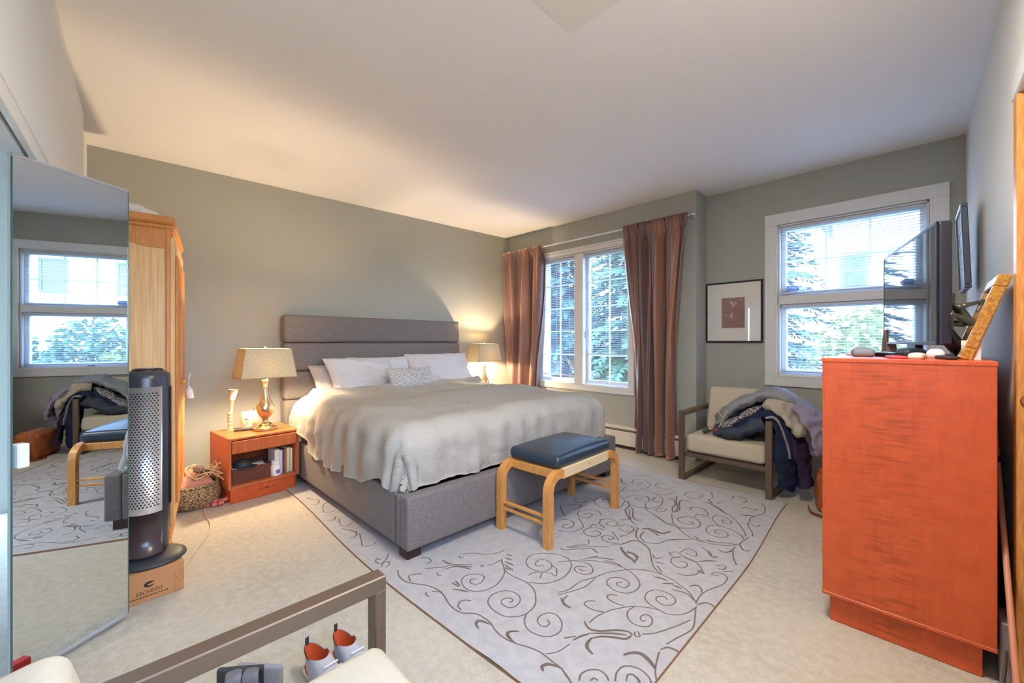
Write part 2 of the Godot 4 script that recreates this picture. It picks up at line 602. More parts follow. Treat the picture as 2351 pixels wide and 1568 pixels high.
# ---------- the setting ----------
# a wall from p to q (x, z) seen from inside, thick outwards, with openings [from, to, low, high] measured along it
func wall(called: String, p: Vector2, q: Vector2, thick: float, high: float, m: Material, holes := [], low := 0.0) -> MeshInstance3D:
	var along := Vector3(q.x - p.x, 0, q.y - p.y)
	var long := along.length()
	along = along.normalized()
	var us := [0.0, long]
	var vs := [low, high]
	for h: Array in holes:
		us.append(h[0]); us.append(h[1]); vs.append(h[2]); vs.append(h[3])
	us.sort(); vs.sort()
	var st := begin()
	for i in us.size() - 1:
		for j in vs.size() - 1:
			var u: float = (us[i] + us[i + 1]) * 0.5
			var v: float = (vs[j] + vs[j + 1]) * 0.5
			if us[i + 1] - us[i] < 1e-4 or vs[j + 1] - vs[j] < 1e-4: continue
			var open := false
			for h: Array in holes:
				if u > h[0] and u < h[1] and v > h[2] and v < h[3]: open = true
			if open: continue
			box(st, Vector3(u, v, -thick * 0.5), Vector3(us[i + 1] - us[i], vs[j + 1] - vs[j], thick))
	var o := struct(called, done(st), m)
	o.transform = Transform3D(Basis(along, Vector3.UP, along.cross(Vector3.UP)), Vector3(p.x, 0, p.y))
	return o

func room() -> void:
	var top := 2.71
	struct("floor", box_mesh(Vector3(6.2, 0.2, 5.6), 0.0, Vector3(1.85, -0.1, -2.15)), M.carpet, "cream cut-pile carpet floor")
	struct("ceiling", box_mesh(Vector3(6.2, 0.2, 5.6), 0.0, Vector3(1.85, top + 0.1, -2.15)), M.ceiling, "plain white painted ceiling")
	# seen from inside, each wall runs left to right
	wall("wall_head", Vector2(-0.6, -4.5435), Vector2(4.5, -4.314), 0.16, top, M.wall)
	wall("wall_window", Vector2(4.17, -4.33), Vector2(4.17, -1.62), 0.27, top, M.wall, [[0.60, 1.98, 0.67, 2.29]])
	wall("wall_alcove", Vector2(4.44, -1.75), Vector2(4.44, 0.4), 0.2, top, M.wall, [[0.77, 1.755, 0.885, 2.275]])
	wall("wall_right", Vector2(4.66, 0.19), Vector2(-1.2, 0.30), 0.16, top, M.cream, [[2.40, 3.22, 0.0, 2.03], [3.88, 4.90, 1.10, 2.10]])
	wall("wall_left", Vector2(-0.333, 0.35), Vector2(-0.115, -4.65), 0.1, top, M.cream, [[0.9, 3.06, 0.0, 1.87]])
	# closet behind the left wall
	wall("wall_closet", Vector2(-1.0, 0.35), Vector2(-1.0, -4.65), 0.1, top, M.cream)
	var t1 := struct("trim_1", box_mesh(Vector3(0.06, 0.775, 4.0), 0.004), M.cream, "shallow painted bulkhead above the closet", Vector3(-0.236, 2.3225, -1.9))
	t1.rotation_degrees.y = -2.5
	var b := begin()
	box(b, Vector3(0, 1.90, 0), Vector3(0.02, 0.06, 2.28), 0.003)
	box(b, Vector3(0, 0.935, 1.11), Vector3(0.02, 1.87, 0.06), 0.003)
	var t2 := struct("trim_2", done(b), M.trim, "white casing round the closet opening")
	t2.position = Vector3(-0.228, 0, -1.63)
	t2.rotation_degrees.y = -2.5
	struct("trim_3", box_mesh(Vector3(0.62, 0.004, 0.62), 0.001, Vector3(1.297, top - 0.002, -0.915)), M.patch, "square ceiling patch of a warmer white")
	# door in the right wall, closed, with oak casing
	var d := thing("door_1", "orange oak casing and door in the right wall", "", Vector3(2.26, 0, 0.237), 1.07)
	d.set_meta("kind", "structure")
	part(d, "casing", box_mesh(Vector3(0.07, 2.06, 0.022), 0.004, Vector3(0.012, 1.03, -0.011)), M.birch)
	part(d, "casing", box_mesh(Vector3(0.07, 2.06, 0.022), 0.004, Vector3(-0.862, 1.03, -0.011)), M.birch)
	part(d, "head_casing", box_mesh(Vector3(0.99, 0.08, 0.024), 0.004, Vector3(-0.425, 2.102, -0.012)), M.trim)
	part(d, "door_panel", box_mesh(Vector3(0.86, 2.05, 0.04), 0.003, Vector3(-0.41, 1.025, 0.05)), M.birch)
	part(d, "handle", ball_mesh(0.028), M.brass, Vector3(-0.09, 1.0, 0.005))

	window_one()
	window_two()
	window_three()
	# baseboard heater below the double window
	var h := thing("baseboard_heater", "long cream metal baseboard heater under the curtained window", "heater", Vector3(4.17, 0, -2.98))
	part(h, "back_plate", box_mesh(Vector3(0.012, 0.2, 2.5), 0.002, Vector3(-0.008, 0.13, 0)), M.heater)
	part(h, "front_cover", box_mesh(Vector3(0.012, 0.155, 2.5), 0.003, Vector3(-0.066, 0.115, 0)), M.heater)
	var lid := begin()
	box(lid, Vector3(-0.03, 0.238, 0), Vector3(0.06, 0.01, 2.5), 0.002)
	box(lid, Vector3(-0.062, 0.226, 0), Vector3(0.010, 0.022, 2.5), 0.002)
	part(h, "top_cover", done(lid), M.heater)
	part(h, "fins", box_mesh(Vector3(0.04, 0.06, 2.44), 0.0, Vector3(-0.037, 0.14, 0)), M.dark)
	for s: float in [-1.0, 1.0]:
		part(h, "end_cap", box_mesh(Vector3(0.074, 0.235, 0.03), 0.003, Vector3(-0.038, 0.125, s * 1.26)), M.heater)
	part(h, "foot", box_mesh(Vector3(0.05, 0.03, 2.4), 0.0, Vector3(-0.036, 0.015, 0)), M.dark)

func ring(st: SurfaceTool, x: float, d: float, z0: float, z1: float, y0: float, y1: float, w: float, ch := 0.004, bottom := -1.0) -> void:
	var bw := w if bottom < 0.0 else bottom
	box(st, Vector3(x, y1 - w * 0.5, (z0 + z1) * 0.5), Vector3(d, w, z1 - z0), ch)
	box(st, Vector3(x, y0 + bw * 0.5, (z0 + z1) * 0.5), Vector3(d, bw, z1 - z0), ch)
	for z in [z0 + w * 0.5, z1 - w * 0.5]:
		box(st, Vector3(x, (y0 + bw + y1 - w) * 0.5, z), Vector3(d, y1 - y0 - w - bw, w), ch)

func sash(win: Node3D, z0: float, z1: float, y0: float, y1: float, x: float, cols: int, rows: int, w := 0.042) -> void:
	var st := begin()
	ring(st, x, 0.045, z0, z1, y0, y1, w)
	var s := part(win, "sash", done(st), M.vinyl)
	part(s, "pane", box_mesh(Vector3(0.005, y1 - y0 - 2 * w, z1 - z0 - 2 * w), 0.0, Vector3(x + 0.004, (y0 + y1) * 0.5, (z0 + z1) * 0.5)), M.glass)
	for c in range(1, cols):
		part(s, "muntin", box_mesh(Vector3(0.012, y1 - y0 - 2 * w, 0.016), 0.001, Vector3(x + 0.018, (y0 + y1) * 0.5, lerpf(z0 + w, z1 - w, float(c) / cols))), M.vinyl)
	for r in range(1, rows):
		part(s, "muntin", box_mesh(Vector3(0.012, 0.016, z1 - z0 - 2 * w), 0.001, Vector3(x + 0.019, lerpf(y0 + w, y1 - w, float(r) / rows), (z0 + z1) * 0.5)), M.vinyl)

func window_one() -> void:
	var w := thing("window_1", "white double casement window with grid panes between brown curtains", "", Vector3.ZERO)
	w.set_meta("kind", "structure")
	var st := begin()
	ring(st, 4.162, 0.02, -3.79, -2.29, 0.595, 2.375, 0.075)
	part(w, "casing", done(st), M.trim)
	st = begin()
	box(st, Vector3(4.154, 2.335, -3.04), Vector3(0.03, 0.03, 1.56), 0.006)
	box(st, Vector3(4.150, 2.36, -3.04), Vector3(0.042, 0.02, 1.58), 0.006)
	part(w, "head_moulding", done(st), M.trim)
	st = begin()
	for z in [-3.725, -2.355]:
		box(st, Vector3(4.23, 1.48, z), Vector3(0.14, 1.64, 0.012))
	box(st, Vector3(4.23, 2.286, -3.04), Vector3(0.14, 0.012, 1.38))
	box(st, Vector3(4.23, 0.674, -3.04), Vector3(0.14, 0.012, 1.38))
	part(w, "jamb", done(st), M.trim)
	part(w, "mullion", box_mesh(Vector3(0.12, 1.62, 0.13), 0.005, Vector3(4.205, 1.48, -3.04)), M.trim)
	sash(w, -3.72, -3.105, 0.685, 2.28, 4.245, 2, 5)
	sash(w, -2.975, -2.36, 0.685, 2.28, 4.245, 2, 5)
	st = begin(true)
	tube(st, smooth_path([Vector3(4.20, 0.70, -2.66), Vector3(4.185, 0.735, -2.67), Vector3(4.17, 0.725, -2.72), Vector3(4.165, 0.715, -2.76)]), 0.007)
	part(w, "crank_handle", done(st), M.chrome)
	part(w, "lock_lever", box_mesh(Vector3(0.02, 0.07, 0.012), 0.003, Vector3(4.205, 1.28, -2.962)), M.chrome)
	blind("left leaf of the double window", -3.70, -3.125, 2.265, 0.76, 4.195)
	blind("right leaf of the double window", -2.955, -2.38, 2.265, 1.04, 4.195)

# wide window in the right wall, behind the viewer: its daylight falls on the floor, the bed and the chair arm
func window_three() -> void:
	var w := thing("window_3", "wide white window in the right wall behind the armchair", "", Vector3(0.78, 0, 0.263), 1.07)
	w.set_meta("kind", "structure")
	var st := begin()
	for x in [0.03, -1.05]:
		box(st, Vector3(x, 1.60, -0.01), Vector3(0.07, 1.14, 0.02), 0.004)
	for y in [1.065, 2.135]:
		box(st, Vector3(-0.51, y, -0.01), Vector3(1.15, 0.07, 0.02), 0.004)
	part(w, "casing", done(st), M.trim)
	for k in 2:
		var s := part(w, "sash", bezel_mesh(0.51, 1.0, 0.05, 0.05), M.vinyl, Vector3(-0.255 - k * 0.51, 1.60, 0.08))
		part(s, "pane", box_mesh(Vector3(0.41, 0.90, 0.005), 0.0), M.glass)

func window_two() -> void:
	var w := thing("window_2", "white picture window over a lower pane in the alcove", "", Vector3.ZERO)
	w.set_meta("kind", "structure")
	var st := begin()
	ring(st, 4.430, 0.024, -1.085, 0.115, 0.787, 2.385, 0.102, 0.005)
	part(w, "casing", done(st), M.trim)
	st = begin()
	ring(st, 4.422, 0.012, -1.0, 0.03, 0.87, 2.30, 0.02, 0.003)
	part(w, "inner_bead", done(st), M.trim)
	st = begin()
	for z in [-0.972, 0.001]:
		box(st, Vector3(4.49, 1.58, z), Vector3(0.10, 1.40, 0.012))
	box(st, Vector3(4.49, 2.27, -0.485), Vector3(0.10, 0.012, 0.98))
	box(st, Vector3(4.49, 0.89, -0.485), Vector3(0.10, 0.012, 0.98))
	part(w, "jamb", done(st), M.trim)
	part(w, "transom", box_mesh(Vector3(0.085, 0.078, 0.97), 0.004, Vector3(4.475, 1.581, -0.485)), M.trim)
	sash(w, -0.966, -0.005, 1.62, 2.264, 4.515, 3, 2, 0.04)
	sash(w, -0.966, -0.005, 0.896, 1.545, 4.515, 1, 1, 0.045)
	part(w, "sash_lock", box_mesh(Vector3(0.02, 0.012, 0.07), 0.003, Vector3(4.428, 0.905, -0.62)), M.chrome)
	blind("upper pane of the alcove window", -0.95, -0.02, 2.262, 1.635, 4.465)
	blind("lower pane of the alcove window", -0.95, -0.02, 1.54, 0.92, 4.465)
	# oval sticker on the upper pane
	var s := thing("window_sticker", "small oval blue security sticker on the alcove window pane", "sticker", Vector3(4.509, 1.685, -0.885))
	st = begin()
	for k in 40:
		var a := TAU * k / 40
		var b := TAU * (k + 1) / 40
		var p := func(t: float, f: float) -> Vector3: return Vector3(0, sin(t) * 0.034 * f, cos(t) * 0.056 * f)
		quad_out(st, p.call(a, 1.0), p.call(b, 1.0), p.call(b, 0.8), p.call(a, 0.8), Vector3.LEFT)
	part(s, "rim", done(st), mat(rgb(52, 92, 150), 0.5))
	st = begin()
	for k in 40:
		var a := TAU * k / 40
		var b := TAU * (k + 1) / 40
		tri_out(st, Vector3(0.001, 0, 0), Vector3(0.001, sin(a) * 0.034, cos(a) * 0.056), Vector3(0.001, sin(b) * 0.034, cos(b) * 0.056), Vector3.LEFT)
	part(s, "face", done(st), mat(rgb(176, 206, 240), 0.5))
	part(s, "lettering", lettering("KABCO", 0.026, 0.0005), mat(rgb(40, 80, 150), 0.5), Vector3(-0.001, 0, 0), Vector3(0, -90, 0))

func blind(where: String, z0: float, z1: float, y1: float, y0: float, x: float) -> void:
	var b := thing("venetian_blind", "white venetian blind with open slats over the " + where, "blind", Vector3(x, y0, (z0 + z1) * 0.5), 0, "white venetian blinds")
	var w := z1 - z0
	part(b, "head_rail", box_mesh(Vector3(0.026, 0.026, w), 0.003, Vector3(0, y1 - y0 - 0.013, 0)), M.slat)
	part(b, "bottom_rail", box_mesh(Vector3(0.024, 0.012, w), 0.003, Vector3(0, 0.006, 0)), M.slat)
	var st := begin(true)
	grid(st, 1, 4, func(u: float, v: float): return Vector3(lerpf(-0.0125, 0.0125, v), 0.0016 * (1.0 - pow(v * 2.0 - 1.0, 2.0)), lerpf(-w * 0.5, w * 0.5, u)))
	grid(st, 1, 4, func(u: float, v: float): return Vector3(lerpf(-0.0125, 0.0125, v), 0.0016 * (1.0 - pow(v * 2.0 - 1.0, 2.0)) - 0.0006, lerpf(-w * 0.5, w * 0.5, u)), true)
	var m := done(st)
	var n := int((y1 - y0 - 0.05) / 0.0235)
	for i in n:
		part(b, "slat", m, M.slat, Vector3(0, 0.03 + i * 0.0235, 0), Vector3(0, 0, -4))
	for k in [0.14, 0.5, 0.86]:
		part(b, "ladder_cord", box_mesh(Vector3(0.0015, y1 - y0 - 0.02, 0.0025), 0.0, Vector3(-0.0135, (y1 - y0) * 0.5, lerpf(-w * 0.5, w * 0.5, k))), M.white)

func curtain(label: String, zt0: float, zt1: float, zb0: float, zb1: float, pinch: float, sd: float, m: Material) -> void:
	var o := thing("window_curtain", label, "curtain", Vector3(4.085, 0.012, (zb0 + zb1) * 0.5), 0, "brown curtains")
	var zc := (zb0 + zb1) * 0.5
	var mesh := cloth(110, 60, func(u: float, v: float) -> Vector3:
		# v runs down from the rod
		var y := lerpf(2.462, 0.0, v) 
		var k := smoothstep(0.0, 1.0, v)
		var z0 := lerpf(zt0, zb0, k) + pinch * sin(v * PI)
		var z1 := lerpf(zt1, zb1, k) - pinch * sin(v * PI)
		var uu := u + 0.03 * sin(u * 11.0 + v * 3.0 + sd) * sin(v * 2.2)
		var tight := 1.0 - smoothstep(0.0, 0.10, v)
		var fold := 0.06 * sin(uu * TAU * 4.2 + sd + 0.9 * sin(v * 2.6 + sd)) + 0.026 * sin(uu * TAU * 7.3 + 1.3 * sd + 1.5 * v) 
		var gather := 0.012 * sin(uu * TAU * 19.0 + sd) + 0.006 * sin(uu * TAU * 31.0)
		var x := lerpf(fold * (0.75 + 0.5 * v), gather, tight)
		x += 0.010 * wob(Vector3(u * 3.0, v * 2.0, sd)) * (1.0 - tight)
		var dz := 0.02 * cos(uu * TAU * 4.2 + sd) * (1.0 - tight)
		x += 0.012 * sin(uu * TAU * 12.7 + 2.0 * sd) * (1.0 - tight)
		x -= 0.03 * (1.0 - smoothstep(0.0, 0.05, v))
		var hem := 0.02 * sin(u * 9.0 + sd) * smoothstep(0.9, 1.0, v)
		return Vector3(x, maxf(y + absf(hem) * 0.6, 0.0), lerpf(z0, z1, u) + dz - zc), 0.004, Vector2(1, 1))
	part(o, "drape", mesh, m)

func curtains() -> void:
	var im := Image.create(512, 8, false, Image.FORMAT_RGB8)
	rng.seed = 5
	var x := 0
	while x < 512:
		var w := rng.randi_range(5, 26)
		var c := rgb(160, 106, 76).lerp(rgb(98, 76, 78), rng.randf())  # dye stripes, their colours also carrying copper fold highlights and dark fold shadows
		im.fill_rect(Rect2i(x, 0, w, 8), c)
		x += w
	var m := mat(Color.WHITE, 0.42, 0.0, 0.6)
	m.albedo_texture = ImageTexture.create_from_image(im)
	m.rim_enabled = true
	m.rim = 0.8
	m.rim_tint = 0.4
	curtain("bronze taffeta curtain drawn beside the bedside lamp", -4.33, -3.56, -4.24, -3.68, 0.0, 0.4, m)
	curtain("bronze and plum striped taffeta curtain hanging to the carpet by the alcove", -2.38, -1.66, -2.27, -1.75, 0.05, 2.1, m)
	var r := thing("curtain_rod", "thin white curtain rod above the double window", "curtain rod", Vector3(4.085, 2.45, -3.0))
	part(r, "rod", rod_mesh(Vector3(0, 0, -1.33), Vector3(0, 0, 1.36), 0.009), M.white)
	for s: float in [-1.0, 1.0]:
		var e := 1.38 if s > 0 else -1.345
		part(r, "finial", lathe_mesh([Vector2(0, -0.02), Vector2(0.014, -0.012), Vector2(0.018, 0.0), Vector2(0.012, 0.014), Vector2(0.004, 0.022), Vector2(0, 0.024)]), M.chrome, Vector3(0, 0, e), Vector3(90 * s, 0, 0))
		var st := begin()
		bar(st, Vector3(0, 0, e - s * 0.03), Vector3(0.085, 0.0, e - s * 0.03), 0.012, 0.006)
		box(st, Vector3(0.082, 0.0, e - s * 0.03), Vector3(0.006, 0.05, 0.02), 0.001)
		part(r, "bracket", done(st), M.chrome)

# ---------- bed and bedding ----------
func bed() -> void:
	var b := thing("upholstered_bed", "grey fabric king bed with tall channelled headboard and dark feet", "bed", Vector3(2.175, 0, -3.1))
	# frame in local metres: x -1.045..1.045, z -1.2 (head) .. 1.15 (foot)
	var st := begin(true)
	rounded(st, Vector3(0, 0.215, 1.11), Vector3(2.08, 0.29, 0.085), 0.014, 3)
	part(b, "footboard", done(st), M.bedcloth)
	for s: float in [-1.0, 1.0]:
		st = begin(true)
		rounded(st, Vector3(s * 1.005, 0.215, -0.06), Vector3(0.07, 0.288, 2.25), 0.012, 3)
		part(b, "side_rail", done(st), M.bedcloth)
		st = begin()
		box(st, Vector3(s * 1.041, 0.215, 1.03), Vector3(0.003, 0.26, 0.004))
		part(b, "seam", done(st), M.dark)
		for z in [1.07, -1.05]:
			st = begin()
			var c := Vector3(s * 0.975, 0.036, z)
			box(st, c, Vector3(0.09, 0.072, 0.09), 0.004)
			part(b, "leg", done(st), M.dark_wood)
	part(b, "slat_deck", box_mesh(Vector3(1.95, 0.04, 2.2), 0.0, Vector3(0, 0.27, -0.06)), M.dark)
	var ys := [0.08, 0.37, 0.64, 0.915, 1.19, 1.46]
	for i in 5:
		st = begin(true)
		rounded(st, Vector3(0.045, (ys[i] + ys[i + 1]) * 0.5, -1.245), Vector3(2.07, ys[i + 1] - ys[i] - 0.003, 0.15), 0.03, 4, Vector3(0.004, 0.0, 0.018), 0.0, 8)
		part(b, "headboard_panel", done(st), M.bedcloth)

	var m := thing("mattress", "king mattress in a pale fitted sheet on the grey bed", "mattress", Vector3(2.175, 0.29, -3.1))
	part(m, "fitted_sheet", rounded_mesh(Vector3(1.86, 0.34, 2.06), 0.06, Vector3(0, 0.012, 0), 0.004, 4, 14), M.sheet, Vector3(0, 0.17, -0.12))

	# duvet: cloth laid flat beyond the mattress edge runs round it and hangs down
	var d := thing("duvet", "crinkled oatmeal duvet spread over the bed", "duvet", Vector3(2.175, 0.36, -3.1))
	var w0 := 0.90
	var r := 0.13
	var mesh := cloth(130, 120, func(u: float, v: float) -> Vector3:
		var side := lerpf(-1.0, 1.0, u)
		var tt := lerpf(-0.7, 1.3, v)
		var hang := lerpf(0.30, 0.485, smoothstep(-0.6, -0.08, tt)) - 0.085 * smoothstep(0.2, 1.0, tt) + 0.014 * sin(v * 31.0) + 0.02 * wob(Vector3(v * 2.0, 3.0, sign(side)))
		var s := side * (w0 + hang)
		var z0 := -0.58 + 0.04 * sin(u * 5.0) - 0.22 * smoothstep(0.28, 0.0, u)
		var foot := 0.93
		var t := lerpf(z0, foot + 0.425, v)
		var dx := maxf(0.0, absf(s) - w0)
		var dz := maxf(0.0, t - foot)
		var dd := pow(pow(dx, 3.0) + pow(dz, 3.0), 1.0 / 3.0)
		if dz > 0.0: dd = minf(dd, lerpf(0.48, 0.425, smoothstep(0.0, 0.12, dz)))
		var p := Vector3(clampf(s, -w0, w0), 0.345, minf(t, foot))
		var lump := 0.022 * wob(Vector3(s * 0.9, 1.0, t * 0.9)) + 0.012 * wob(Vector3(s * 2.6, 5.0, t * 1.6)) + 0.005 * wob(Vector3(s * 9.0, 2.0, t * 6.0))
		# long soft ridges across the bed
		lump += 0.010 * sin(t * 7.0 + 0.8 * sin(s * 2.0)) * (1.0 - smoothstep(0.0, 0.1, dd))
		p.y += lump + 0.03 * (1.0 - pow(s / (w0 + 0.5), 2.0))
		if dd > 1e-5:
			var dir := Vector3(dx * sign(s), 0, dz)
			dir = dir.normalized()
			var a := minf(dd / r, PI * 0.5)
			var down := r * (1.0 - cos(a)) + maxf(0.0, dd - r * PI * 0.5)
			var outw := r * sin(a)
			var along := s if dz > dx else t
			var fall := smoothstep(0.02, 0.3, dd)
			outw += fall * (0.016 * sin(along * 30.0 + 2.0 * sin(along * 5.0)) + 0.02 * wob(Vector3(along * 3.0, dd * 3.0, 8.0)) + 0.016)
			if dz > dx * 0.7:
				outw += 0.007 * sin(along * 85.0 + 3.0 * sin(along * 7.0)) * smoothstep(0.12, 0.4, dd)
			p += dir * outw
			p.y -= down
			if dz > dx * 0.5:
				p.y = maxf(p.y, 0.004 + 0.004 * sin(along * 40.0))
		elif v < 0.06:
			p.y += 0.025 * (1.0 - v / 0.06) * smoothstep(0.0, 0.2, u)
		return p, 0.022)
	part(d, "cover", mesh, M.duvet)
	# turned-back edge of the duvet at the head
	var roll := []
	for i in 30:
		var k := float(i) / 29
		roll.append(Vector3(lerpf(-1.0, 0.95, k), 0.392 + 0.02 * wob(Vector3(k * 4.0, 0, 0)) - 0.20 * pow(smoothstep(0.08, 0.0, k), 1.5), -0.60 - 0.20 * smoothstep(0.25, 0.0, k) + 0.04 * sin(k * 5.0) + 0.01 * sin(k * 23.0)))
	part(d, "turned_edge", tube_mesh(roll, 0.05, 0.03, 12, Vector3.BACK, [], 0.012), M.duvet)

	# pillows: tilt about x leans them on the headboard
	put_pillow("grey pillow lying behind the white pillow beside the lamp", 0.68, 0.42, 0.17, Vector3(1.72, 0.80, -4.12), Vector3(52, 3, 0), M.case_grey, 1.0)
	put_pillow("white pillow half hidden between two larger pillows", 0.70, 0.44, 0.16, Vector3(2.10, 0.84, -4.13), Vector3(62, -4, 0), M.case_white, 2.0)
	put_pillow("large rumpled white pillow leaning at the lamp side of the bed", 0.74, 0.46, 0.17, Vector3(1.84, 0.85, -3.985), Vector3(52, 4, -1), M.case_white, 3.0)
	put_pillow("wide white pillow leaning at the window side of the bed", 0.86, 0.47, 0.19, Vector3(2.83, 0.86, -4.07), Vector3(56, -3, 0), M.case_white, 4.0)
	var im := Image.create(512, 256, false, Image.FORMAT_RGB8)
	im.fill(rgb(226, 224, 220))
	rng.seed = 9
	for j in 8:
		for i in 16:
			var across := (i + j) % 2 == 0
			for k in 4:
				var c := rgb(96, 94, 96).lerp(rgb(164, 160, 158), rng.randf() * 0.6)
				if across:
					im.fill_rect(Rect2i(i * 32 + 1, j * 32 + k * 8 + 2, 30, 3), c)
				else:
					im.fill_rect(Rect2i(i * 32 + k * 8 + 2, j * 32 + 1, 3, 30), c)
	var m2 := mat(Color.WHITE, 0.9, 0.0, 0.2)
	m2.albedo_texture = ImageTexture.create_from_image(im)
	m2.uv1_scale = Vector3(1.8, 3.6, 1)
	m2.heightmap_enabled = true
	m2.heightmap_texture = m2.albedo_texture
	m2.heightmap_scale = 0.25
	put_pillow("small grey basket-weave lumbar cushion in the middle of the bed", 0.57, 0.27, 0.13, Vector3(2.21, 0.815, -3.70), Vector3(62, 6, -2), m2, 5.0)

func put_pillow(label: String, w: float, h: float, t: float, at: Vector3, turn: Vector3, m: Material, sd: float) -> void:
	var o := thing("lumbar_cushion" if w < 0.6 else "pillow", label, "cushion" if w < 0.6 else "pillow", at, 0, "pillows on the bed")
	part(o, "cover", pillow(w, h, t, 0.035, sd), m, Vector3.ZERO, turn)

# ---------- nightstands and lamps ----------
func nightstand(label: String, at: Vector3, turn: float) -> Node3D:
	var n := thing("nightstand", label, "nightstand", at, turn, "cherry nightstands")
	# local: x -0.25..0.25, z -0.22..0.22 (front at +z)
	for s: float in [-1.0, 1.0]:
		part(n, "side_panel", box_mesh(Vector3(0.02, 0.376, 0.44), 0.002, Vector3(s * 0.24, 0.298, 0)), M.cherry)
	part(n, "top", box_mesh(Vector3(0.46, 0.018, 0.425), 0.003, Vector3(0, 0.474, -0.005)), M.cherry)
	part(n, "bottom", box_mesh(Vector3(0.46, 0.02, 0.43), 0.002, Vector3(0, 0.12, 0)), M.cherry)
	part(n, "back_panel", box_mesh(Vector3(0.46, 0.34, 0.01), 0.0, Vector3(0, 0.29, -0.205)), M.cherry)
	part(n, "drawer", box_mesh(Vector3(0.452, 0.088, 0.02), 0.003, Vector3(0, 0.416, 0.208)), M.cherry)
	part(n, "drawer_floor", box_mesh(Vector3(0.46, 0.01, 0.40), 0.0, Vector3(0, 0.366, -0.01)), M.cherry)
	var p := part(n, "plinth", box_mesh(Vector3(0.46, 0.11, 0.40), 0.003, Vector3(0, 0.055, 0)), M.cherry_red)
	var st := begin()
	box(st, Vector3(0.01, 0.062, 0.2005), Vector3(0.13, 0.003, 0.002))
	box(st, Vector3(0.01, 0.062, 0.201), Vector3(0.014, 0.014, 0.002), 0.0, Basis(Vector3.BACK, PI / 4))
	part(p, "inlay", done(st), M.dark_wood)
	return n

func table_lamp(label: String, at: Vector3, turn: float, lift: float, power: float) -> void:
	var l := thing("table_lamp", label, "lamp", at, turn, "lit bedside lamps")
	part(l, "base", lathe_mesh([Vector2(0, 0), Vector2(0.088, 0.0), Vector2(0.09, 0.012), Vector2(0.082, 0.022), Vector2(0.06, 0.03), Vector2(0.056, 0.042), Vector2(0.035, 0.055), Vector2(0.024, 0.065), Vector2(0.026, 0.075), Vector2(0.02, 0.082), Vector2(0, 0.084)], 32), M.pewter)
	var prof := []
	for k: Array in [[0.018, 0.08], [0.024, 0.092], [0.045, 0.115], [0.061, 0.145], [0.064, 0.175], [0.055, 0.21], [0.038, 0.25], [0.026, 0.29], [0.02, 0.33], [0.018, 0.352], [0.0, 0.353]]:
		prof.append(Vector2(k[0], k[1]))
	part(l, "body", lathe_mesh(smooth_path(prof, 3), 32), M.pewter)
	part(l, "neck", lathe_mesh([Vector2(0.018, 0.35), Vector2(0.021, 0.355), Vector2(0.017, 0.362), Vector2(0.020, 0.385), Vector2(0.027, 0.402), Vector2(0.0, 0.404)], 24), M.brass)
	var y0 := 0.425 + lift
	var y1 := 0.66 + lift
	var st := begin()
	for i in 4:
		var c := func(k: int, y: float, inset: float) -> Vector3:
			var f := inverse_lerp(y0, y1, y)
			var hx := lerpf(0.20, 0.165, f) - inset
			var hz := lerpf(0.125, 0.10, f) - inset
			return Vector3(hx * [1, 1, -1, -1][k % 4], y, hz * [-1, 1, 1, -1][k % 4])
		var o: Vector3 = c.call(i, y0, 0.0) + c.call(i + 1, y0, 0.0)
		o.y = 0.0
		quad_out(st, c.call(i, y0, 0.0), c.call(i + 1, y0, 0.0), c.call(i + 1, y1, 0.0), c.call(i, y1, 0.0), o)
		quad_out(st, c.call(i, y0, 0.003), c.call(i + 1, y0, 0.003), c.call(i + 1, y1, 0.003), c.call(i, y1, 0.003), -o)
		quad_out(st, c.call(i, y0, 0.0), c.call(i + 1, y0, 0.0), c.call(i + 1, y0, 0.003), c.call(i, y0, 0.003), Vector3.DOWN)
		quad_out(st, c.call(i, y1, 0.0), c.call(i + 1, y1, 0.0), c.call(i + 1, y1, 0.003), c.call(i, y1, 0.003), Vector3.UP)
	var sh := part(l, "lamp_shade", done(st), M.shade)
	for e: Array in [[y0 + 0.003, 0.20, 0.125], [y1 - 0.003, 0.165, 0.10]]:
		st = begin()
		for s: float in [-1.0, 1.0]:
			box(st, Vector3(0, e[0], s * e[2]), Vector3(e[1] * 2 + 0.004, 0.006, 0.005))
			box(st, Vector3(s * e[1], e[0], 0), Vector3(0.005, 0.006, e[2] * 2 + 0.004))
		part(sh, "trim_band", done(st), M.band)
	for sx: float in [-1.0, 1.0]:
		for sz: float in [-1.0, 1.0]:
			st = begin()
			bar(st, Vector3(sx * 0.20, y0, sz * 0.125), Vector3(sx * 0.165, y1, sz * 0.10), 0.006, 0.004)
			part(sh, "edge_trim", done(st), M.band)
	part(l, "harp", tube_mesh(smooth_path([Vector3(0.0, 0.40, 0.0), Vector3(0.045, 0.45, 0), Vector3(0.05, 0.54, 0), Vector3(0.03, 0.62, 0), Vector3(0, y1 - 0.004, 0)]), 0.002, 0.002, 6), M.brass)
	part(l, "finial", lathe_mesh([Vector2(0.004, 0), Vector2(0.007, 0.004), Vector2(0.005, 0.010), Vector2(0.010, 0.018), Vector2(0.006, 0.026), Vector2(0, 0.028)], 16), M.brass, Vector3(0, y1 - 0.004, 0))
	part(l, "bulb", ball_mesh(0.03, 1.25), M.bulb, Vector3(0, 0.50, 0))
	var o := OmniLight3D.new()
	o.name = "lamp_light"
	o.light_color = Color(1.0, 0.89, 0.73)
	o.light_energy = power
	o.light_size = 0.03
	o.omni_range = 9.0
	o.omni_attenuation = 2.0
	o.shadow_enabled = true
	l.add_child(o)
	o.position = Vector3(0, 0.50, 0)

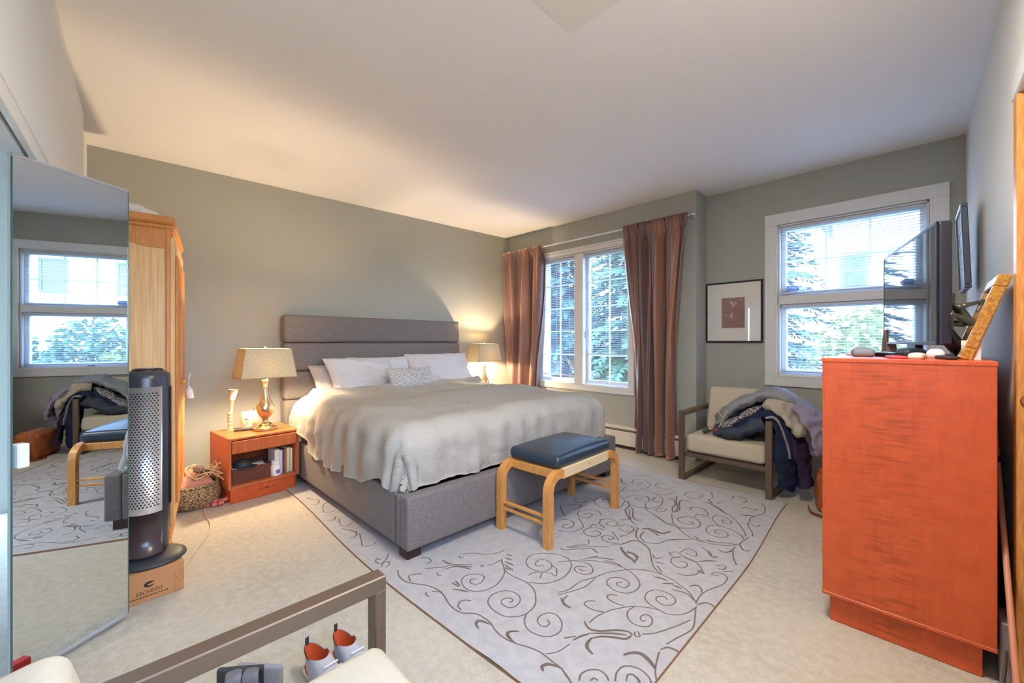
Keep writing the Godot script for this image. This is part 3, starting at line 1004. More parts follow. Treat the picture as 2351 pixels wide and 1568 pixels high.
func bedside() -> void:
	nightstand("cherry nightstand with an open shelf of books and a brown box", Vector3(0.845, 0, -3.82), 6.0)
	nightstand("cherry nightstand in the corner behind the bed by the curtain", Vector3(3.66, 0, -4.06), 0.0)
	table_lamp("lit pewter table lamp with rectangular linen shade beside the white candle", Vector3(0.91, 0.483, -3.80), 3.0, 0.0, LAMP)
	table_lamp("lit pewter table lamp with linen shade on the corner nightstand", Vector3(3.56, 0.483, -4.14), 0.0, 0.03, LAMP * 1.3)
	# on the near nightstand
	var y := 0.483
	var p := floor_at(556, 989, y)
	var r := thing("remote_control", "grey remote control lying on the near nightstand", "remote", Vector3(p.x + 0.02, y, p.y), -12)
	part(r, "body", rounded_mesh(Vector3(0.15, 0.018, 0.045), 0.008), M.char, Vector3(0, 0.010, 0))
	for i in 5:
		part(r, "button", box_mesh(Vector3(0.012, 0.003, 0.02), 0.001, Vector3(-0.05 + i * 0.022, 0.0195, 0)), M.black)
	p = floor_at(566, 984, y)
	var c := thing("printed_candle", "white pillar candle with a bird print on the nightstand", "candle", Vector3(p.x, y, p.y))
	part(c, "wax", lathe_mesh([Vector2(0, 0), Vector2(0.04, 0), Vector2(0.041, 0.004), Vector2(0.041, 0.132), Vector2(0.037, 0.136), Vector2(0, 0.132)], 28), mat(rgb(238, 222, 190), 0.6))
	var st := begin()
	for k: Array in [[-0.3, 0.085, 0.018, 30.0], [-0.18, 0.08, 0.03, -20.0], [-0.05, 0.092, 0.02, 40.0], [-0.2, 0.05, 0.035, 70.0]]:
		box(st, Vector3(sin(k[0]) * 0.042, k[1], cos(k[0]) * 0.042), Vector3(k[2], 0.003, 0.001), 0.0, Basis(Vector3.UP, k[0]) * Basis(Vector3.BACK, deg_to_rad(k[3])))
	part(c, "print", done(st), M.ink)
	p = floor_at(582, 978, y)
	var g := thing("votive_glass", "clear votive glass with wick behind the printed candle", "candle holder", Vector3(p.x, y, p.y))
	part(g, "glass", lathe_mesh([Vector2(0.0, 0.002), Vector2(0.036, 0.002), Vector2(0.04, 0.13), Vector2(0.038, 0.13), Vector2(0.034, 0.008), Vector2(0, 0.008)], 24), M.clear)
	part(g, "wax", lathe_mesh([Vector2(0, 0.008), Vector2(0.033, 0.008), Vector2(0.034, 0.05), Vector2(0, 0.05)], 24), mat(rgb(206, 184, 120), 0.6))
	part(g, "wick", rod_mesh(Vector3(0, 0.05, 0), Vector3(0.004, 0.15, 0), 0.002, 6), M.black)
	p = floor_at(528, 987, y)
	var v := thing("bead_bud_vase", "twisted clear bud vase holding a wrapped herb bundle", "vase", Vector3(p.x, y, p.y))
	var prof := []
	for i in 26:
		var k := float(i) / 25
		prof.append(Vector2(0.013 + 0.006 * absf(sin(k * PI * 5.0)), 0.006 + k * 0.14))
	st = begin(true)
	lathe(st, [Vector2(0, 0), Vector2(0.028, 0), Vector2(0.028, 0.005), Vector2(0.012, 0.008)])
	lathe(st, prof)
	part(v, "glass", done(st), mat(rgb(198, 184, 140), 0.1, 0.0, 0.9))
	part(v, "herb_bundle", tube_mesh([Vector3(0, 0.06, 0), Vector3(0.006, 0.16, 0), Vector3(0.014, 0.27, 0)], 0.014, 0.014, 10, Vector3.RIGHT, [0.8, 1.0, 1.1]), mat(rgb(232, 206, 150), 0.8))
	part(v, "dried_flowers", tube_mesh([Vector3(0.012, 0.24, 0), Vector3(0.016, 0.29, 0), Vector3(0.02, 0.325, 0)], 0.028, 0.028, 12, Vector3.RIGHT, [0.5, 0.9, 1.2], 0.012), mat(rgb(176, 160, 140), 0.9))
	# inside the near nightstand; local frame of the stand
	var at := func(x: float, yy: float, z: float) -> Vector3: return Vector3(0.845, 0, -3.82) + Basis(Vector3.UP, deg_to_rad(6.0)) * Vector3(x, yy, z)
	var bx := thing("storage_box", "brown lidless box inside the nightstand shelf", "box", at.call(-0.075, 0.13, 0.06), 6.0)
	st = begin()
	box(st, Vector3(0, 0.055, 0.10), Vector3(0.27, 0.11, 0.006), 0.001)
	box(st, Vector3(0, 0.055, -0.10), Vector3(0.27, 0.11, 0.006), 0.001)
	for s: float in [-1.0, 1.0]:
		box(st, Vector3(s * 0.132, 0.055, 0), Vector3(0.006, 0.11, 0.2), 0.001)
	box(st, Vector3(0, 0.004, 0), Vector3(0.26, 0.008, 0.2))
	part(bx, "body", done(st), mat(rgb(104, 56, 40), 0.6))
	single("folded_cloth", "white folded cloth under the cap in the brown box", "cloth", rounded_mesh(Vector3(0.24, 0.07, 0.17), 0.02, Vector3(0, 0.01, 0), 0.008), M.paper, at.call(-0.075, 0.20, 0.06), Vector3(0, 6, 0))
	var cap := thing("baseball_cap", "grey cap lying on the brown box in the nightstand", "cap", at.call(-0.12, 0.232, 0.09), 20)
	part(cap, "crown", lathe_mesh([Vector2(0.0, 0.06), Vector2(0.03, 0.056), Vector2(0.055, 0.04), Vector2(0.068, 0.0), Vector2(0.0, 0.0)], 20), M.char)
	part(cap, "brim", tube_mesh(smooth_path([Vector3(-0.06, 0.004, 0.04), Vector3(0, 0.006, 0.09), Vector3(0.06, 0.004, 0.04)]), 0.03, 0.006, 8, Vector3.BACK), M.char)
	var sg := thing("sunglasses", "dark sunglasses resting on the cap in the nightstand", "sunglasses", at.call(-0.02, 0.258, 0.11), 10)
	for s: float in [-1.0, 1.0]:
		part(sg, "lens", rounded_mesh(Vector3(0.06, 0.036, 0.012), 0.005), mat(rgb(50, 24, 24), 0.1), Vector3(s * 0.034, 0.02, 0))
	part(sg, "bridge", box_mesh(Vector3(0.02, 0.005, 0.006), 0.001, Vector3(0, 0.03, 0)), M.black)
	var bo := thing("pill_bottle", "white plastic supplement bottle in the nightstand", "bottle", at.call(0.09, 0.13, 0.165), 0)
	part(bo, "body", lathe_mesh([Vector2(0, 0), Vector2(0.034, 0), Vector2(0.036, 0.006), Vector2(0.036, 0.075), Vector2(0.028, 0.088), Vector2(0, 0.09)], 24), M.white)
	part(bo, "cap", lathe_mesh([Vector2(0.028, 0.088), Vector2(0.031, 0.09), Vector2(0.031, 0.118), Vector2(0.028, 0.12), Vector2(0, 0.12)], 24), M.white)
	part(bo, "label", box_mesh(Vector3(0.03, 0.03, 0.002), 0.0, Vector3(0.008, 0.036, 0.0355)), mat(rgb(108, 104, 160), 0.6))
	var cols := [rgb(226, 224, 220), rgb(214, 214, 214), rgb(96, 56, 120), rgb(160, 110, 70), rgb(226, 214, 180), rgb(196, 196, 150), rgb(236, 232, 220)]
	var lab := ["tall white folder", "pale grey booklet", "purple-spined paperback", "tan-spined paperback", "cream-spined book", "pale green book", "thin ivory book"]
	var xx := 0.085
	for i in 7:
		var w: float = [0.035, 0.022, 0.014, 0.016, 0.018, 0.012, 0.012][i]
		var hh: float = [0.2, 0.19, 0.195, 0.19, 0.2, 0.2, 0.19][i]
		var k := thing("book", lab[i] + " standing in the nightstand shelf", "book", at.call(xx + w * 0.5, 0.13, 0.09), 6.0, "books in the nightstand")
		part(k, "cover", box_mesh(Vector3(w, hh, 0.14), 0.002, Vector3(0, hh * 0.5, 0)), mat(cols[i], 0.6))
		part(k, "pages", box_mesh(Vector3(maxf(w - 0.005, 0.004), hh - 0.006, 0.136), 0.0, Vector3(0, hh * 0.5 + 0.002, -0.004)), M.paper)
		xx += w + 0.001
	# on the corner nightstand
	var wb := thing("wooden_trinket_box", "small orange wooden box on the corner nightstand", "box", Vector3(3.60, 0.483, -3.93), 8)
	part(wb, "body", box_mesh(Vector3(0.17, 0.15, 0.12), 0.004, Vector3(0, 0.075, 0)), M.cherry)
	part(wb, "lid", box_mesh(Vector3(0.176, 0.016, 0.126), 0.004, Vector3(0, 0.158, 0)), M.birch)
	single("tissue_stack", "white folded tissues beside the wooden box by the curtain", "tissues", rounded_mesh(Vector3(0.12, 0.14, 0.09), 0.01), M.white, Vector3(3.78, 0.553, -3.90))
	# basket and cables on the floor
	p = floor_at(452, 1160)
	var k := thing("leopard_basket", "round black and tan woven basket on the carpet by the nightstand", "basket", Vector3(p.x - 0.02, 0, p.y - 0.02))
	part(k, "body", lathe_mesh([Vector2(0, 0), Vector2(0.12, 0), Vector2(0.155, 0.02), Vector2(0.172, 0.07), Vector2(0.165, 0.12), Vector2(0.15, 0.16), Vector2(0.142, 0.158), Vector2(0.15, 0.1), Vector2(0.13, 0.02), Vector2(0, 0.014)], 36), M.wicker)
	part(k, "rim", tube_mesh(ring_points(0.147, 0.16, 28), 0.012, 0.012, 8), M.wicker)
	single("pink_cloth", "rumpled salmon cloth stuffed into the woven basket", "cloth", pillow(0.24, 0.22, 0.14, 0.05, 7.0), mat(rgb(222, 158, 130), 0.9), Vector3(p.x - 0.04, 0.17, p.y - 0.02), Vector3(8, 20, -10))
	var ps := thing("power_strip", "grey power strip lying across the woven basket", "power strip", Vector3(p.x + 0.04, 0.24, p.y - 0.0), 60)
	part(ps, "body", box_mesh(Vector3(0.22, 0.035, 0.055), 0.006, Vector3.ZERO), mat(rgb(128, 112, 96), 0.5), Vector3.ZERO, Vector3(0, 0, -24))
	for i in 4:
		part(ps, "socket", box_mesh(Vector3(0.03, 0.004, 0.03), 0.001, Vector3(-0.07 + i * 0.045, 0.019, 0)), M.dark, Vector3.ZERO, Vector3(0, 0, -24))
	rng.seed = 12
	for i in 5:
		var pts := []
		for j in 9:
			var a := j * 0.75 + i * 1.3
			pts.append(Vector3(cos(a) * rng.randf_range(0.05, 0.14) + 0.05, 0.20 + rng.randf_range(-0.02, 0.09), sin(a) * rng.randf_range(0.05, 0.13)))
		if i < 2:
			pts.append(Vector3(0.19, 0.12, 0.05 + i * 0.03)); pts.append(Vector3(0.20, 0.02, 0.08 + i * 0.03)); pts.append(Vector3(0.16, 0.006, 0.16))
		single("cable", "tangled tan cable heaped on the woven basket", "cable", tube_mesh(smooth_path(pts, 5), 0.0045, 0.0045, 6), M.cord, Vector3(p.x, 0, p.y), Vector3.ZERO, "cables on the basket")
	var path := []
	for q: Array in [[470, 1160], [470, 1180], [482, 1200], [478, 1225], [452, 1260], [425, 1300], [412, 1325]]:
		var f := floor_at(q[0], q[1], 0.006)
		path.append(Vector3(f.x, 0.006, f.y))
	single("floor_cable", "thin tan cable running over the carpet to the tower fan", "cable", tube_mesh(smooth_path(path, 6), 0.004, 0.004, 6), M.cord)
	rng.seed = 14
	var ft := begin(true)
	for i in 16:
		var q := Vector3(rng.randf_range(-0.07, 0.09), rng.randf_range(0.012, 0.03), rng.randf_range(-0.04, 0.05))
		rounded(ft, q, Vector3(0.035, 0.02, 0.03), 0.009, 2, Vector3.ZERO, 0.004, 1)
	var f2 := floor_at(487, 1162)
	single("pink_yarn", "crumpled pink scrunchie on the carpet beside the basket", "scrunchie", done(ft), mat(rgb(214, 120, 110), 0.9), Vector3(f2.x, 0, f2.y))

func ring_points(r: float, y: float, n: int) -> Array:
	var out := []
	for i in n + 1:
		out.append(Vector3(cos(TAU * i / n) * r, y, sin(TAU * i / n) * r))
	return out

# ---------- left side: mirrored closet, wardrobe, fan ----------
func door_leaf(door: Node3D, p: Vector2, q: Vector2, face: float, pull := false) -> void:
	# p to q in plan, mirror on the side given by face
	var along := Vector3(q.x - p.x, 0, q.y - p.y)
	var w := along.length()
	along = along.normalized()
	var t := Transform3D(Basis(along, Vector3.UP, along.cross(Vector3.UP)), Vector3(p.x, 0, p.y) - door.position)
	var put := func(called: String, m: Mesh, mm: Material, parent: Node) -> MeshInstance3D:
		var o := part(parent, called, m, mm)
		if parent == door: o.transform = t
		return o
	var leaf: MeshInstance3D = put.call("leaf", box_mesh(Vector3(w, 1.835, 0.016), 0.002, Vector3(w * 0.5, 0.932, 0)), M.trim, door)
	put.call("mirror_pane", box_mesh(Vector3(w - 0.006, 1.815, 0.004), 0.0, Vector3(w * 0.5, 0.935, face * 0.0105)), M.mirror, leaf)
	var st := begin()
	for x in [0.0015, w - 0.0015]:
		box(st, Vector3(x, 0.935, face * 0.0105), Vector3(0.003, 1.815, 0.006))
	put.call("glass_edge", done(st), M.glass_edge, leaf)
	put.call("top_rail", box_mesh(Vector3(w, 0.012, 0.026), 0.002, Vector3(w * 0.5, 1.848, face * 0.002)), M.chrome, leaf)
	put.call("bottom_rail", box_mesh(Vector3(w, 0.014, 0.028), 0.002, Vector3(w * 0.5, 0.021, face * 0.003)), M.chrome, leaf)
	if pull:
		put.call("pull", box_mesh(Vector3(0.032, 0.085, 0.02), 0.004, Vector3(0.022, 0.80, face * 0.022)), M.white, leaf)

func left_side() -> void:
	var d := thing("bifold_mirror_door", "open mirrored bifold closet door folded out into the room", "closet door", Vector3(-0.245, 0, -2.213), 0, "mirrored closet doors")
	door_leaf(d, HINGE, APEX, 1.0, true)
	door_leaf(d, APEX + Vector2(-0.006, -0.012), Vector2(-0.212, -2.705), 1.0)
	var e := thing("bifold_mirror_door", "closed mirrored bifold closet door flush in the left wall", "closet door", Vector3(-0.262, 0, -1.3), 0, "mirrored closet doors")
	door_leaf(e, Vector2(-0.272, -1.02), Vector2(-0.256, -1.40), 1.0)
	door_leaf(e, Vector2(-0.256, -1.405), Vector2(-0.240, -1.785), 1.0)
	var red := floor_at(139, 1549)
	single("red_box", "small bright red box on the carpet at the mirror foot", "box", box_mesh(Vector3(0.05, 0.03, 0.035), 0.003, Vector3(0, 0.015, 0)), mat(rgb(206, 44, 40), 0.5), Vector3(red.x, 0, red.y + 0.01), Vector3(0, 35, 0))

	var w := thing("pine_wardrobe", "honey pine wardrobe with moulded cornice beside the closet mirror", "wardrobe", Vector3(0.12, 0, -3.593), -8.4)
	part(w, "carcass", box_mesh(Vector3(0.40, 1.80, 0.88), 0.004, Vector3(-0.005, 0.98, 0)), M.pine)
	part(w, "plinth", box_mesh(Vector3(0.41, 0.10, 0.90), 0.004, Vector3(0, 0.05, 0)), M.pine_dark)
	var st := begin()
	box(st, Vector3(0.0, 1.905, 0), Vector3(0.45, 0.05, 0.95), 0.012)
	box(st, Vector3(0.0, 1.87, 0), Vector3(0.43, 0.03, 0.92), 0.008)
	part(w, "cornice", done(st), M.pine_dark)
	for s: float in [-1.0, 1.0]:
		st = begin()
		var n := 24
		for i in n:
			var x0 := lerpf(-0.205, 0.195, float(i) / n)
			var x1 := lerpf(-0.205, 0.195, float(i + 1) / n)
			var y := func(x: float) -> float: return 1.80 - 0.055 * smoothstep(-0.12, 0.13, x)
			var a := Vector3(x0, y.call(x0), s * 0.449)
			var b := Vector3(x1, y.call(x1), s * 0.449)
			quad_out(st, a, b, Vector3(x1, 1.87, s * 0.449), Vector3(x0, 1.87, s * 0.449), Vector3(0, 0, s))
			quad_out(st, a, b, b - Vector3(0, 0, s * 0.012), a - Vector3(0, 0, s * 0.012), Vector3.DOWN)
		part(w, "curved_apron", done(st), M.pine_dark)
		part(w, "corner_post", box_mesh(Vector3(0.022, 1.76, 0.02), 0.004, Vector3(0.195, 0.98, s * 0.445)), M.pine_dark)
	for s: float in [-1.0, 1.0]:
		var door := part(w, "door", box_mesh(Vector3(0.022, 1.70, 0.43), 0.005, Vector3(0.212, 0.97, s * 0.22)), M.pine)
		part(door, "door_moulding", box_mesh(Vector3(0.012, 1.5, 0.30), 0.005, Vector3(0.228, 0.97, s * 0.22)), M.pine_dark)
		part(door, "knob", ball_mesh(0.016), M.pine_dark, Vector3(0.243, 0.93, s * 0.04))
	var ch := thing("tassel_charm", "white tassel charm on a cord hung from the wardrobe door", "charm", Vector3(0.405, 0.95, -3.66))
	part(ch, "loop", tube_mesh(ring_points(0.022, 0.0, 14), 0.002, 0.002, 6), M.white, Vector3(0, 0.01, 0), Vector3(0, 0, 80))
	part(ch, "cord", rod_mesh(Vector3(0, -0.01, 0), Vector3(-0.006, -0.06, 0), 0.002, 6), M.white)
	part(ch, "tassel", tube_mesh([Vector3(-0.008, -0.05, 0), Vector3(-0.004, -0.10, 0.0), Vector3(0.002, -0.15, 0)], 0.03, 0.03, 10, Vector3.RIGHT, [0.4, 1.0, 0.6], 0.02), mat(rgb(226, 220, 222), 0.9))
	single("white_blanket", "rolled white blanket lying on top of the wardrobe", "blanket", tube_mesh(smooth_path([Vector3(-0.26, 0.035, 0.1), Vector3(-0.12, 0.045, 0.08), Vector3(0.02, 0.03, 0.06), Vector3(0.13, 0.012, 0.05)]), 0.10, 0.05, 14, Vector3.BACK, [1.0, 0.95, 0.75, 0.25], 0.012), M.case_white, Vector3(0.09, 1.932, -3.35), Vector3(0, -8, 0))

	# cardboard box with the fan standing on it
	var b := thing("cardboard_box", "flat brown cardboard box with dark lettering under the tower fan", "box", Vector3(0.15, 0, -2.685), 4)
	st = begin()
	box(st, Vector3(0, 0.069, 0), Vector3(0.20, 0.138, 0.31), 0.003)
	part(b, "carton", done(st), M.card)
	st = begin()
	box(st, Vector3(0, 0.1385, 0), Vector3(0.202, 0.002, 0.004))
	part(b, "flap_seam", done(st), M.ink)
	part(b, "lettering", lettering("EACHBOD", 0.021, 0.0006), M.ink, Vector3(-0.028, 0.045, 0.1556))
	st = begin()
	rng.seed = 3
	var x := -0.095
	while x < 0.035:
		var l := rng.randf_range(0.004, 0.009)
		box(st, Vector3(x + l * 0.5, 0.026, 0.1556), Vector3(l, 0.004, 0.0006))
		x += l + 0.0022
	part(b, "small_print", done(st), M.ink)
	st = begin()
	for i in 22:
		var a0 := deg_to_rad(50 + i * 280.0 / 22)
		var a1 := deg_to_rad(50 + (i + 1) * 280.0 / 22)
		var c := Vector3(-0.028, 0.078, 0.1558)
		var th := 0.35 + 0.3 * sin(PI * (i + 0.5) / 22)
		var e2 := func(a: float, f: float) -> Vector3: return c + Vector3(cos(a) * 0.019 * f, sin(a) * 0.013 * f, 0)
		quad_out(st, e2.call(a0, 1.0), e2.call(a1, 1.0), e2.call(a1, 1.0 - th), e2.call(a0, 1.0 - th), Vector3.BACK)
	box(st, Vector3(-0.022, 0.084, 0.1556), Vector3(0.026, 0.004, 0.0006), 0.0, Basis(Vector3.BACK, 0.3))
	part(b, "emblem", done(st), M.ink)
	st = begin(true)
	for q: Array in [[0.072, 0.085, 0.016], [0.082, 0.06, 0.013], [0.070, 0.04, 0.012], [0.088, 0.09, 0.011], [0.074, 0.02, 0.014]]:
		rounded(st, Vector3(q[0], q[1], 0.152), Vector3(q[2] * 1.4, q[2] * 2.2, 0.012), 0.005, 2, Vector3.ZERO, 0.003, 1)
	part(b, "dented_corner", done(st), M.card)

	var f := thing("tower_fan", "tall grey tower fan with silver perforated grille on the cardboard box", "fan", Vector3(0.135, 0.139, -2.665), -28)
	part(f, "base", lathe_mesh([Vector2(0, 0), Vector2(0.145, 0), Vector2(0.152, 0.006), Vector2(0.150, 0.014), Vector2(0.12, 0.026), Vector2(0.08, 0.034), Vector2(0, 0.036)], 40, 1.0, 0.86), M.char)
	var prof := [Vector2(0, 0.03), Vector2(0.07, 0.03), Vector2(0.078, 0.05), Vector2(0.082, 0.2), Vector2(0.084, 0.88), Vector2(0.080, 0.905), Vector2(0.06, 0.92), Vector2(0, 0.925)]
	part(f, "body", lathe_mesh(prof, 36, 1.0, 1.1), mat(rgb(54, 56, 66), 0.3))
	part(f, "lower_cover", arc_panel(0.0835, 0.0955, 0.05, 0.245, -65, 65), M.brown_plastic)
	part(f, "grille", arc_panel(0.088, 0.098, 0.25, 0.845, -62, 62), M.silver)
	st = begin()
	for r in 46:
		for c in 13:
			var a := deg_to_rad(-52 + c * 8.6 + (4.3 if r % 2 else 0.0))
			var y := 0.285 + r * 0.0118
			if c == 12 and r % 2: continue
			var o := Vector3(sin(a), 0, cos(a))
			var cc := Vector3(sin(a) * 0.0904, y, cos(a) * 0.1004)
			var tx := Vector3(cos(a), 0, -sin(a))
			for k in 5:
				tri_out(st, cc, cc + tx * cos(TAU * k / 5) * 0.0042 + Vector3(0, sin(TAU * k / 5) * 0.0042, 0), cc + tx * cos(TAU * (k + 1) / 5) * 0.0042 + Vector3(0, sin(TAU * (k + 1) / 5) * 0.0042, 0), o)
	var holes := part(f, "grille_holes", done(st), M.black)
	holes.set_meta("kind", "stuff")
	st = begin()
	for k in 8:
		var a := deg_to_rad(96 + k * 3.2)
		bar(st, Vector3(sin(a) * 0.086, 0.26, cos(a) * 0.094), Vector3(sin(a) * 0.086, 0.84, cos(a) * 0.094), 0.003, 0.003)
	part(f, "side_vents", done(st), M.black)
	part(f, "top_panel", lathe_mesh([Vector2(0, 0.93), Vector2(0.05, 0.93), Vector2(0.058, 0.924), Vector2(0.058, 0.918)], 30, 1.0, 1.1), M.black)
	for k in 4:
		part(f, "button", ball_mesh(0.007, 0.5), M.silver, Vector3(-0.024 + k * 0.016, 0.932, 0.015))

func arc_panel(rx: float, rz: float, y0: float, y1: float, a0: float, a1: float) -> ArrayMesh:
	return cloth(24, 1, func(u: float, v: float) -> Vector3:
		var a := deg_to_rad(lerpf(a0, a1, u))
		return Vector3(sin(a) * rx, lerpf(y0, y1, v), cos(a) * rz), 0.004)

# ---------- middle: rug, bench, chairs ----------
func rug() -> void:
	# the scrolls were traced from the photograph: corner and scale of each traced view, then lines; a leading number is the width in mm
	var views := RUG_LINES
	var w := 1720
	var h := 2048
	var field := PackedFloat32Array()
	field.resize(w * h)
	var per_m := w / 2.54
	for view: Array in views:
		for line: Array in view[3]:
			var pts := []
			for i in range(1, line.size(), 2):
				var q := floor_at(view[0] + view[2] * line[i], view[1] + view[2] * line[i + 1], 0.01)
				pts.append(Vector2((q.x - 1.0) * per_m, (q.y + 3.70) * per_m))
			var sm := smooth_path(pts, 8)
			var mm: float = line[0] * 0.78
			for i in sm.size() - 1:
				var a: Vector2 = sm[i]
				var b: Vector2 = sm[i + 1]
				var n := int(a.distance_to(b) / 1.5) + 1
				for k in n:
					var c := a.lerp(b, float(k) / n)
					var f := (i + float(k) / n) / sm.size()
					var rad := mm * 0.001 * per_m * 0.5 * (0.55 + 0.75 * sin(PI * clampf(f, 0.05, 0.95)) if mm > 7.0 else 1.0)
					var e := int(rad + 2.0)
					for y in range(maxi(int(c.y) - e, 0), mini(int(c.y) + e + 1, h)):
						for x in range(maxi(int(c.x) - e, 0), mini(int(c.x) + e + 1, w)):
							var v := clampf(rad + 0.5 - c.distance_to(Vector2(x + 0.5, y + 0.5)), 0.0, 1.0)
							var id := y * w + x
							if v > field[id]: field[id] = v
	var im := Image.create(w, h, false, Image.FORMAT_RGB8)
	var bump := Image.create(w, h, false, Image.FORMAT_L8)
	var nz := FastNoiseLite.new()
	nz.frequency = 0.02
	rng.seed = 2
	for y in h:
		for x in w:
			var s := 0.04 * nz.get_noise_2d(x, y) + rng.randf_range(-0.022, 0.022)
			var c := Color(0.705 + s, 0.70 + s, 0.695 + s)
			var v := field[y * w + x]
			if v > 0.0: c = c.lerp(Color(0.43 + s, 0.385 + s, 0.35 + s), v * 0.95)
			im.set_pixel(x, y, c)
			var g := 0.75 - 0.6 * v + s
			bump.set_pixel(x, y, Color(g, g, g))
	var m := mat(Color.WHITE, 0.95, 0.0, 0.15)
	m.albedo_texture = ImageTexture.create_from_image(im)
	m.heightmap_enabled = true
	m.heightmap_texture = ImageTexture.create_from_image(bump)
	m.heightmap_scale = 0.35
	m.rim_enabled = true
	m.rim = 0.25
	var r := thing("scroll_rug", "pale grey area rug carved with brown leafy scrolls under the bed", "rug", Vector3(2.27, 0, -2.19))
	var st := begin(true)
	grid(st, 60, 70, func(u: float, v: float) -> Vector3:
		var lift := 0.004 * wob(Vector3(u * 2.0, 0.0, v * 2.0)) + 0.010 * exp(-pow((u - 0.02) / 0.05, 2.0)) * exp(-pow((v - 0.845) / 0.035, 2.0))
		var bow := 0.022 * sin(v * 7.0 + 1.0) * pow(absf(u - 0.5) * 2.0, 4.0)
		return Vector3((u - 0.5) * 2.54 + bow + 0.015 * smoothstep(0.8, 1.0, v) * (1.0 - u), 0.009 + maxf(lift, -0.002), (v - 0.5) * 3.02 - 0.06 * smoothstep(0.5, 1.0, u) * v + 0.01), true)
	part(r, "pile", done(st), m)
	st = begin()
	var edge := func(u: float, v: float) -> Vector3:
		var bow := 0.022 * sin(v * 7.0 + 1.0) * pow(absf(u - 0.5) * 2.0, 4.0)
		return Vector3((u - 0.5) * 2.54 + bow + 0.015 * smoothstep(0.8, 1.0, v) * (1.0 - u), 0.0, (v - 0.5) * 3.02 - 0.06 * smoothstep(0.5, 1.0, u) * v + 0.01)
	var corners := []
	for i in 40: corners.append(edge.call(0.0, i / 40.0))
	for i in 20: corners.append(edge.call(i / 20.0, 1.0))
	for i in 40: corners.append(edge.call(1.0, 1.0 - i / 40.0))
	for i in 20: corners.append(edge.call(1.0 - i / 20.0, 0.0))
	for i in corners.size():
		var a: Vector3 = corners[i]
		var b: Vector3 = corners[(i + 1) % corners.size()]
		quad_out(st, a * Vector3(1.001, 1, 1.001), b * Vector3(1.001, 1, 1.001), b + Vector3(0, 0.0105, 0), a + Vector3(0, 0.0105, 0), a * Vector3(1, 0, 1))
	part(r, "bound_edge", done(st), mat(rgb(146, 112, 84), 0.9))

func bench() -> void:
	var b := thing("bentwood_bench", "bent birch footbench with dark teal leather seat at the bed foot", "bench", Vector3(2.185, 0.010, -1.742), 3.0)
	for sz: float in [-1.0, 1.0]:
		for sx: float in [-1.0, 1.0]:
			var st := begin()
			var path := [Vector3(sx * 0.392, 0.0, sz * 0.187), Vector3(sx * 0.392, 0.315, sz * 0.187)]
			for k in range(1, 9):
				var a := k / 8.0 * PI * 0.5
				path.append(Vector3(sx * (0.392 - 0.095 * (1.0 - cos(a))), 0.315 + 0.09 * sin(a), sz * 0.187))
			path.append(Vector3(sx * 0.262, 0.405, sz * 0.187))
			# rectangular section swept by hand, so that the bend is one piece
			var rings := []
			for i in path.size():
				var t: Vector3 = (path[mini(i + 1, path.size() - 1)] - path[maxi(i - 1, 0)]).normalized()
				var n := Vector3(-t.y, t.x, 0)
				var q: Vector3 = path[i]
				rings.append([q + n * 0.023 + Vector3(0, 0, 0.0225), q - n * 0.023 + Vector3(0, 0, 0.0225), q - n * 0.023 - Vector3(0, 0, 0.0225), q + n * 0.023 - Vector3(0, 0, 0.0225)])
			for i in path.size() - 1:
				var mid: Vector3 = (path[i] + path[i + 1]) * 0.5
				for k in 4:
					var a: Vector3 = rings[i][k]
					var c: Vector3 = rings[i][(k + 1) % 4]
					var d: Vector3 = rings[i + 1][(k + 1) % 4]
					var e: Vector3 = rings[i + 1][k]
					quad_out(st, a, c, d, e, (a + c + d + e) * 0.25 - mid)
			for i in [0, path.size() - 1]:
				quad_out(st, rings[i][0], rings[i][1], rings[i][2], rings[i][3], Vector3.DOWN if i == 0 else Vector3(-sx, 0, 0))
			part(b, "leg", done(st), M.birch)
		part(b, "seat_rail", box_mesh(Vector3(0.53, 0.062, 0.026), 0.003, Vector3(0, 0.400, sz * 0.190)), M.maple)
		part(b, "screw_cap", rod_mesh(Vector3(0.03, 0.40, sz * 0.2025), Vector3(0.03, 0.40, sz * 0.2045), 0.004), M.dark)
	for sx: float in [-1.0, 1.0]:
		part(b, "end_rail", box_mesh(Vector3(0.025, 0.055, 0.345), 0.004, Vector3(sx * 0.29, 0.395, 0)), M.birch)
		for y in [0.135, 0.175]:
			part(b, "stretcher", box_mesh(Vector3(0.02, 0.018, 0.34), 0.003, Vector3(sx * 0.392, y, 0)), M.birch)
	var st2 := begin(true)
	rounded(st2, Vector3(0, 0, 0), Vector3(0.62, 0.075, 0.40), 0.030, 5, Vector3(0, 0.028, 0), 0.0, 10)
	part(b, "leather_seat", done(st2), M.leather, Vector3(0, 0.468, 0))

